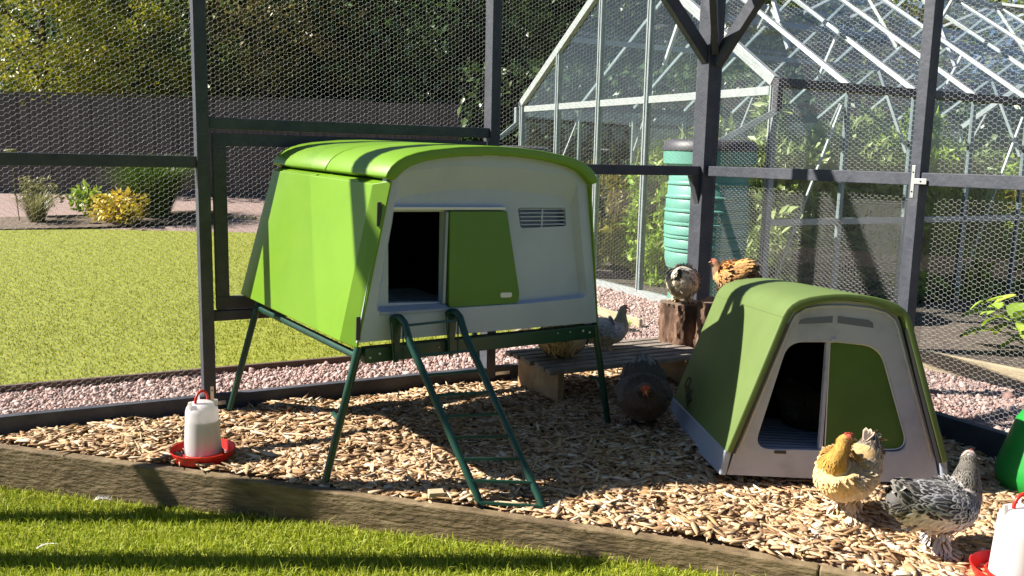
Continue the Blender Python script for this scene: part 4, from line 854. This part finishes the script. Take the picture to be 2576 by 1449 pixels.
# ------------------------------------------------------------------ water butts
def butt(loc, label, r=.325):
    o = empty('water_butt', loc, (0, 0, .4), label, 'water butt', 'green water butts beside the greenhouse'); k = r/.325
    pr = [(0, .44), (.285*k, .44), (.295*k, .47)]
    for i in range(7):
        z = .50+i*.1; rr = (.296+.022*math.sin(math.pi*min(1, (z-.44)/.62)))*k
        pr += [(rr, z), (rr, z+.055), (rr-.006, z+.062), (rr+.006, z+.072), (rr+.006, z+.082), (rr-.006, z+.092)]
    pr += [(.315*k, 1.21), (.345*k, 1.225), (.348*k, 1.325), (0, 1.326)]
    MB().lathe(pr, 56).build('barrel', TEAL, o, smooth=True, auto=50)
    MB().lathe([(.356*k, 1.322), (.356*k, 1.345), (.34*k, 1.385), (.315*k, 1.405), (0, 1.415)], 48).build('lid', RUBBER, o, smooth=True, auto=40)
    MB().lathe([(0, 0), (.27*k, 0), (.26*k, .40), (.275*k, .44)], 40).build('stand', TEAL, o, smooth=True, auto=40)
    MB().tube([(.30*k, .08, .54), (.37*k, .10, .54), (.37*k, .10, .51)], .014, 8).build('tap', RUBBER, o, smooth=True)
butt((1.475, 6.75, 0), 'teal green ribbed water butt with black lid behind the corner post'); butt((.02, 9.35, -.05), 'water butt mostly hidden behind the coop roof, only its dark lid showing')

# ------------------------------------------------------------------ fence, trees, plants
fen = empty('board_fence', (-16, 16.8, .2), label='long grey brown close board fence below the dark trees', cat='fence')
fb = MB(); x = 0; ang = .028
while x < 31:
    wd = .115+random.uniform(-.008, .008); yy = x*ang; hgt = 2.02+.02*math.sin(x*.5); t = random.choice((0, .006, .011))
    fb.box(x, x+wd-.003, yy-t, yy+.02, .15, hgt+random.uniform(-.008, .008)-.02*(x > 13.2)*1); x += wd
fb.build('boards', FENCE, fen)
MB().bar((0, .0, .08), (31, 31*ang, .08), .03, .16).build('gravel_board', FENCE, fen)
MB().bar((0, .01, 2.04), (13.2, 13.2*ang+.01, 2.04), .06, .025).build('capping', FENCE, fen)
def leaves(name, pts, size, mat, parent, tilt=.9, jit=.35, aspect=.9):
    n = len(pts); s = size*rng.lognormal(0, jit, n); S = np.stack([s, s*aspect, s], 1); V, F = scatter(LEAF_V, LEAF_F, pts, rots(n, tilt), S); return np_mesh(name, V, F, mat, parent)
def clumped(n, c, rad, k, cr, hollow=.55):
    """points on many small clumps spread through an ellipsoid, so gaps and dark hollows stay"""
    u = rng.normal(0, 1, (k, 3)); u /= np.linalg.norm(u, axis=1, keepdims=True); cc = u*(rng.uniform(hollow, 1, (k, 1)))*np.array(rad)
    i = rng.integers(0, k, n); v = rng.normal(0, 1, (n, 3)); v /= np.linalg.norm(v, axis=1, keepdims=True); csz = cr*rng.uniform(.6, 1.4, k)
    return np.array(c)+cc[i]+v*(csz[i]*rng.uniform(.35, 1, n)**.6)[:, None]*np.array([1, 1, .8])
def tree(label, x, y, z0, rx, h, mat, n, size, low=.1, k=90, ry=None, cr=None, trunk=True):
    o = empty('tree', (x, y, z0), label=label, cat='tree', group='trees behind the board fence')
    mb = MB(); mb.tube([(0, 0, -.2), (.05, 0, h*.25), (-.05, .05, h*.5), (.05, 0, h*.85)], [.14, .12, .09, .03], 8)
    for i in range(7):
        a = i*2.4; z = h*(.2+.09*i); mb.tube([(0, 0, z), (rx*.4*math.cos(a), (ry or rx)*.4*math.sin(a), z+h*.08), (rx*.75*math.cos(a), (ry or rx)*.75*math.sin(a), z+h*.13)], [.05, .035, .012], 6)
    mb.build('trunk', TRUNK, o, smooth=True)
    P_ = clumped(n, (0, 0, h*(low+1)/2), (rx, ry or rx, h*(1-low)/2), k, cr or rx*.26); leaves('crown', P_, size, mat, o); return o
tree('bright yellow green tree over the fence at the far left', -9.6, 18.3, .3, 1.7, 5.6, L_YEL, 15000, .085, .22, 110)
tree('yellow green young tree overlapping the top of the fence at left', -7.7, 18.2, .3, 1.2, 4.2, L_YEL, 8000, .08, .3, 70)
tree('mid green tree behind the fence, left of the tall post', -6.4, 19.2, .3, 1.9, 6.6, L_MID, 14000, .085, .15, 110)
tree('copper brown leaved tree behind the fence at the tall post', -5.2, 18.6, .3, 1.6, 6.2, L_COP, 11000, .09, .3, 110)
tree('smaller copper tinted tree right of the tall post', -3.9, 19.0, .3, 1.5, 5.6, L_COP, 7000, .09, .35, 80)
tree('dark evergreen tree behind the fence over the coop roof', -3.3, 20.2, .3, 2.6, 8.0, L_DRK, 15000, .12, .05, 150)
tree('deep green evergreen tree between the coop and the greenhouse', -1.0, 19.6, .3, 2.4, 8.0, L_DRK, 14000, .12, .05, 150)
tree('dark evergreen tree behind the greenhouse gable', 1.6, 20.6, .3, 2.8, 8.4, L_DRK, 13000, .13, .05, 150)
tree('large dark tree filling the back behind the yellow tree', -9.0, 21.5, .3, 3.4, 8.4, L_DRK, 14000, .14, .05, 150)
tree('dark backing tree behind the mid green and copper trees', -5.6, 22.0, .3, 3.2, 8.6, L_DRK, 14000, .14, .05, 150)
tree('broad mid green tree behind the greenhouse roof', 5.2, 21.5, .3, 3.4, 6.4, L_MID, 13000, .13, .05, 140)
tree('far right green tree seen through the greenhouse', 10.2, 21.0, .3, 3.6, 5.6, L_MID, 12000, .13, .05, 140)
tree('dark green tree right of centre behind the greenhouse', 7.8, 23.5, .3, 3.4, 6.0, L_DRK, 10000, .14, .05, 140)
hg = empty('hedge', (-14, 23.6, .3), label='tall dense dark hedge behind all the trees', cat='hedge')
P_ = np.stack([rng.uniform(0, 22, 30000), rng.normal(0, .5, 30000), rng.uniform(0, 7.5, 30000)], 1); leaves('foliage', P_, .17, L_DRK, hg)
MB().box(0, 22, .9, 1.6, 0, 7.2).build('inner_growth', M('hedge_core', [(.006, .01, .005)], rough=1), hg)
sky_block_hedge = empty('hedge', (-9, -7, -.26), label='unseen tall hedge added behind the camera to block sky light', cat='hedge')  # out of view, added to cut sky light on surfaces facing the camera
P_ = np.stack([rng.uniform(0, 24, 16000), rng.normal(0, .45, 16000), rng.uniform(0, 4.6, 16000)], 1); leaves('foliage', P_, .2, L_DRK, sky_block_hedge)
MB().box(0, 24, -.9, -.3, 0, 4.5).build('inner_growth', bpy.data.materials['hedge_core'], sky_block_hedge)
hd2 = empty('hedge', (-.9, 15.2, 0), label='dense dark green hedge growing behind the greenhouse', cat='hedge')
P_ = np.stack([rng.uniform(0, 15, 26000), rng.normal(0, .38, 26000), rng.uniform(0, 2.75, 26000)], 1); leaves('foliage', P_, .12, leafm('leaf_hedge', (.02, .045, .012), (.04, .08, .018), (.07, .115, .025), (.025, .05, .014), trans=.15), hd2)
MB().box(0, 15, -.18, .18, 0, 2.6).build('inner_growth', bpy.data.materials['hedge_core'], hd2)
# border plants
def blade_plant(name, loc, n, h, spread, wd, mat, label, cat, curve=.5):
    o = empty(name, loc, label=label, cat=cat); a = rng.uniform(0, 6.28, n); H = h*rng.uniform(.6, 1.1, n); r0 = spread*.25*np.sqrt(rng.uniform(0, 1, n)); out = spread*rng.uniform(.2, 1, n)
    b = np.stack([r0*np.cos(a), r0*np.sin(a), np.zeros(n)], 1); side_ = np.stack([-np.sin(a), np.cos(a), np.zeros(n)], 1)*wd/2; rows = []
    for t, w_ in ((0, 1), (.45, 1), (.8, .7), (1, .1)):
        c = b+np.stack([np.cos(a)*out*t**1.8, np.sin(a)*out*t**1.8, H*(t-curve*.5*t**3)], 1); rows += [c-side_*w_, c+side_*w_]
    V = np.stack(rows, 1).reshape(-1, 3); F = np.array([(0, 1, 3, 2), (2, 3, 5, 4), (4, 5, 7, 6)])[None]+(np.arange(n)*8)[:, None, None]; np_mesh('foliage', V, F.reshape(-1, 4), mat, o)
    MB().lathe([(0, .0), (spread*.22, 0), (spread*.16, .06), (0, .09)], 12).build('crown_base', TRUNK, o); return o
def bush(name, loc, rad, n, size, mat, label, cat, k=40, cr=None, aspect=.9, group=None):
    o = empty(name, loc, label=label, cat=cat, group=group); P_ = clumped(n, (0, 0, rad[2]*.95), rad, k, cr or rad[0]*.3, .3); P_[:, 2] = np.maximum(P_[:, 2], .02); leaves('foliage', P_, size, mat, o, aspect=aspect)
    mb = MB()
    for i in range(6): a = i*1.05; mb.tube([(0, 0, -.02), (rad[0]*.35*math.cos(a), rad[1]*.35*math.sin(a), rad[2]*.8), (rad[0]*.6*math.cos(a), rad[1]*.6*math.sin(a), rad[2]*1.4)], [.012, .009, .004], 5)
    mb.build('stem', TRUNK, o); return o
blade_plant('ornamental_grass', (-5.95, 14.6, .12), 1900, 1.3, .90, .011, L_REED, 'large arching dark green ornamental grass clump in the far border', 'grass clump')
bush('golden_shrub', (-6.25, 13.95, .06), (.52, .35, .24), 1500, .075, L_GOLD, 'low golden yellow leaved shrub in front of the grass clump', 'shrub', 40)
bush('lime_shrub', (-6.85, 14.5, .12), (.38, .3, .25), 700, .08, L_LIME, 'lime green leafy shrub left of the golden shrub', 'shrub', 24)
bush('round_shrub', (-7.75, 14.35, .1), (.34, .3, .34), 1300, .045, L_DRY, 'rounded dull green shrub at the left of the far border', 'shrub', 40)
blade_plant('wispy_grass', (-7.45, 13.75, .05), 420, .62, .42, .008, L_DRY, 'wispy pale grass tuft in front of the rounded shrub', 'grass clump')
fs = empty('flower_stalk', (-7.75, 13.8, .05), label='single tall dry flower stalk standing beside the rounded shrub', cat='flower stalk')
MB().tube([(0, 0, 0), (-.05, 0, .6), (-.08, 0, 1.1)], .007, 5).build('stem', L_DRY, fs); MB().sphere((-.08, 0, 1.11), .07, 8, (1.5, 1, .45)).build('flower_head', L_DRY, fs)
# plants in and around the greenhouse
def ghp(s, q, rad, n, size, mat, label, z=.02, cat='plant', k=60, aspect=.5): x, y = gl(s, q); n = int(n*5.0); size *= .85; rad = (rad[0]*1.08, rad[1]*1.08, rad[2]*1.2); bush('greenhouse_plant', (x, y, z), rad, n, size, mat, label, cat, k, None, aspect, 'plants growing in the greenhouse')
ghp(.55, 3.45, (.33, .33, .50), 900, .075, L_OLD, 'yellowing bushy plant in the left corner of the greenhouse gable')
ghp(.55, 2.75, (.36, .36, .50), 1100, .085, L_OLD, 'yellow green plant inside the gable, second from its left corner')
ghp(.62, 2.05, (.38, .36, .62), 1500, .10, L_LIME, 'leafy lime green plant inside the middle of the gable')
ghp(.60, 1.35, (.38, .36, .72), 1900, .10, L_PALE, 'tall pale leaved plant behind glass, left of the water butt')
ghp(.75, .62, (.36, .34, .76), 1900, .10, L_PALE, 'tall pale green climber in the greenhouse corner behind the water butt')
ghp(1.45, .48, (.38, .32, .74), 1900, .10, L_PALE, 'silvery pale tall plant behind the first side pane')
ghp(2.2, .5, (.40, .32, .76), 1900, .10, L_LIME, 'lush lime green tall plant behind the second side pane')
ghp(2.95, .52, (.38, .32, .60), 1300, .09, L_PALE, 'pale leafy plant behind the third side pane')
ghp(3.7, .75, (.40, .32, .42), 1000, .09, L_LIME, 'low bright green plant left of the staging table')
ghp(4.6, .95, (.45, .35, .50), 1200, .09, L_OLD, 'golden green plant behind the nearer staging table')
ghp(5.6, .95, (.45, .35, .42), 1200, .09, L_LIME, 'green plant behind the farther staging table')
ghp(2.0, 1.9, (.5, .6, .6), 1700, .10, L_MID, 'broad mid green plant in the middle of the greenhouse floor')
ghp(3.9, 2.2, (.6, .6, .55), 1700, .10, L_MID, 'broad dark plant deeper on the greenhouse floor')
ghp(1.5, 3.3, (.5, .45, .60), 1500, .10, L_MID, 'mid green plant along the far wall of the greenhouse')
ghp(3.6, 3.35, (.8, .45, .55), 1800, .10, L_LIME, 'sunny green row along the far greenhouse wall')
ghp(3.2, .3, (.45, .22, .28), 900, .10, L_LIME, 'low lush green plant by the glass right of the near staging end')
ghp(4.4, .35, (.6, .22, .30), 1000, .10, L_LIME, 'low green bean row beneath the nearer staging table')
ghp(2.45, .25, (.35, .2, .22), 700, .10, L_LIME, 'low broad leaved plant by the glass, right of the right hand post')
ghp(1.75, .22, (.3, .16, .2), 500, .09, L_LIME, 'low green seedlings by the glass, left of the right hand post')
ghp(2.0, 1.0, (.42, .34, .60), 1300, .10, L_LIME, 'tall sunny green plant in the second row behind the side panes')
ghp(2.8, 1.15, (.42, .34, .66), 1300, .10, L_PALE, 'tall pale plant in the second row, left of the right hand post')
ghp(3.4, 1.3, (.46, .36, .60), 1300, .10, L_LIME, 'tall lime plant in the second row, behind the right hand post')
ghp(4.4, 1.7, (.55, .45, .62), 1500, .10, L_PALE, 'pale leafy plant in the back rows at the right of the greenhouse')
ghp(5.8, 1.9, (.65, .5, .62), 1500, .10, L_LIME, 'lime green leafy mass at the far right of the greenhouse')
# raised bed at the right
bed_a, bed_b = (2.50, 5.42), (3.55, 4.02)
aligned(board_line('raised_bed_board', [bed_a, bed_b], -.03, .118, .035, WOODP, 'pale timber side board of the raised bed at the right edge'), math.atan2(bed_b[1]-bed_a[1], bed_b[0]-bed_a[0]))
aligned(board_line('raised_bed_board', [(2.53, 5.47), gl(1.05, -.10)], -.03, .118, .035, WOODE, 'dark shaded end board of the raised bed next to the greenhouse'), 0)
sheet('bed_soil', [(2.56, 5.45), (3.6, 4.06), (6, 6), gl(4.5, -.06), gl(1.1, -.06)], .085, SOIL)
def squash(loc, n, label, s=1.0):
    o = empty('leafy_vegetable', loc, label=label, cat='vegetable'); st, lv = MB(), []
    V, F = [], []
    for i in range(n):
        a = random.uniform(0, 6.28); r = random.uniform(.05, .26)*s; h = random.uniform(.08, .26)*s; tip = Vector((r*math.cos(a), r*math.sin(a), h)); st.tube([(0, 0, 0), tip*.6+Vector((0, 0, .05)), tip], [.006, .005, .003], 5)
        L_ = random.uniform(.09, .17)*s; d = Vector((math.cos(a), math.sin(a), random.uniform(-.5, .15))).normalized(); sd = d.cross(Vector((0, 0, 1))).normalized(); u = sd.cross(d); k = len(V)
        prof = [(0, 0), (.15, .30), (.45, .42), (.75, .28), (1, 0)]
        for t, w_ in prof:
            c = tip+d*L_*t-u*.05*s*t*t
            V += [c-sd*L_*w_+u*.015, c, c+sd*L_*w_+u*.015]
        for j in range(4): F += [(k+3*j, k+3*j+1, k+3*j+4, k+3*j+3), (k+3*j+1, k+3*j+2, k+3*j+5, k+3*j+4)]
    np_mesh('leaves', [tuple(v) for v in V], F, L_LIME, o, True); st.build('stalks', L_LIME, o)
squash((3.28, 5.35, .09), 26, 'big leafy pale green vegetable plant in the raised bed', 1.25); squash((3.62, 4.85, .09), 22, 'leafy vegetable plant at the right frame edge of the raised bed', 1.1); squash((3.6, 6.0, .09), 18, 'smaller leafy vegetable plant further back in the raised bed', 1.1)
def tuft(loc, label): blade_plant('grass_tuft', loc, 130, .12, .10, .006, L_LIME, label, 'grass tuft')
tuft((.83, 6.35, 0), 'small grass tuft growing beside the pale board behind the bench')
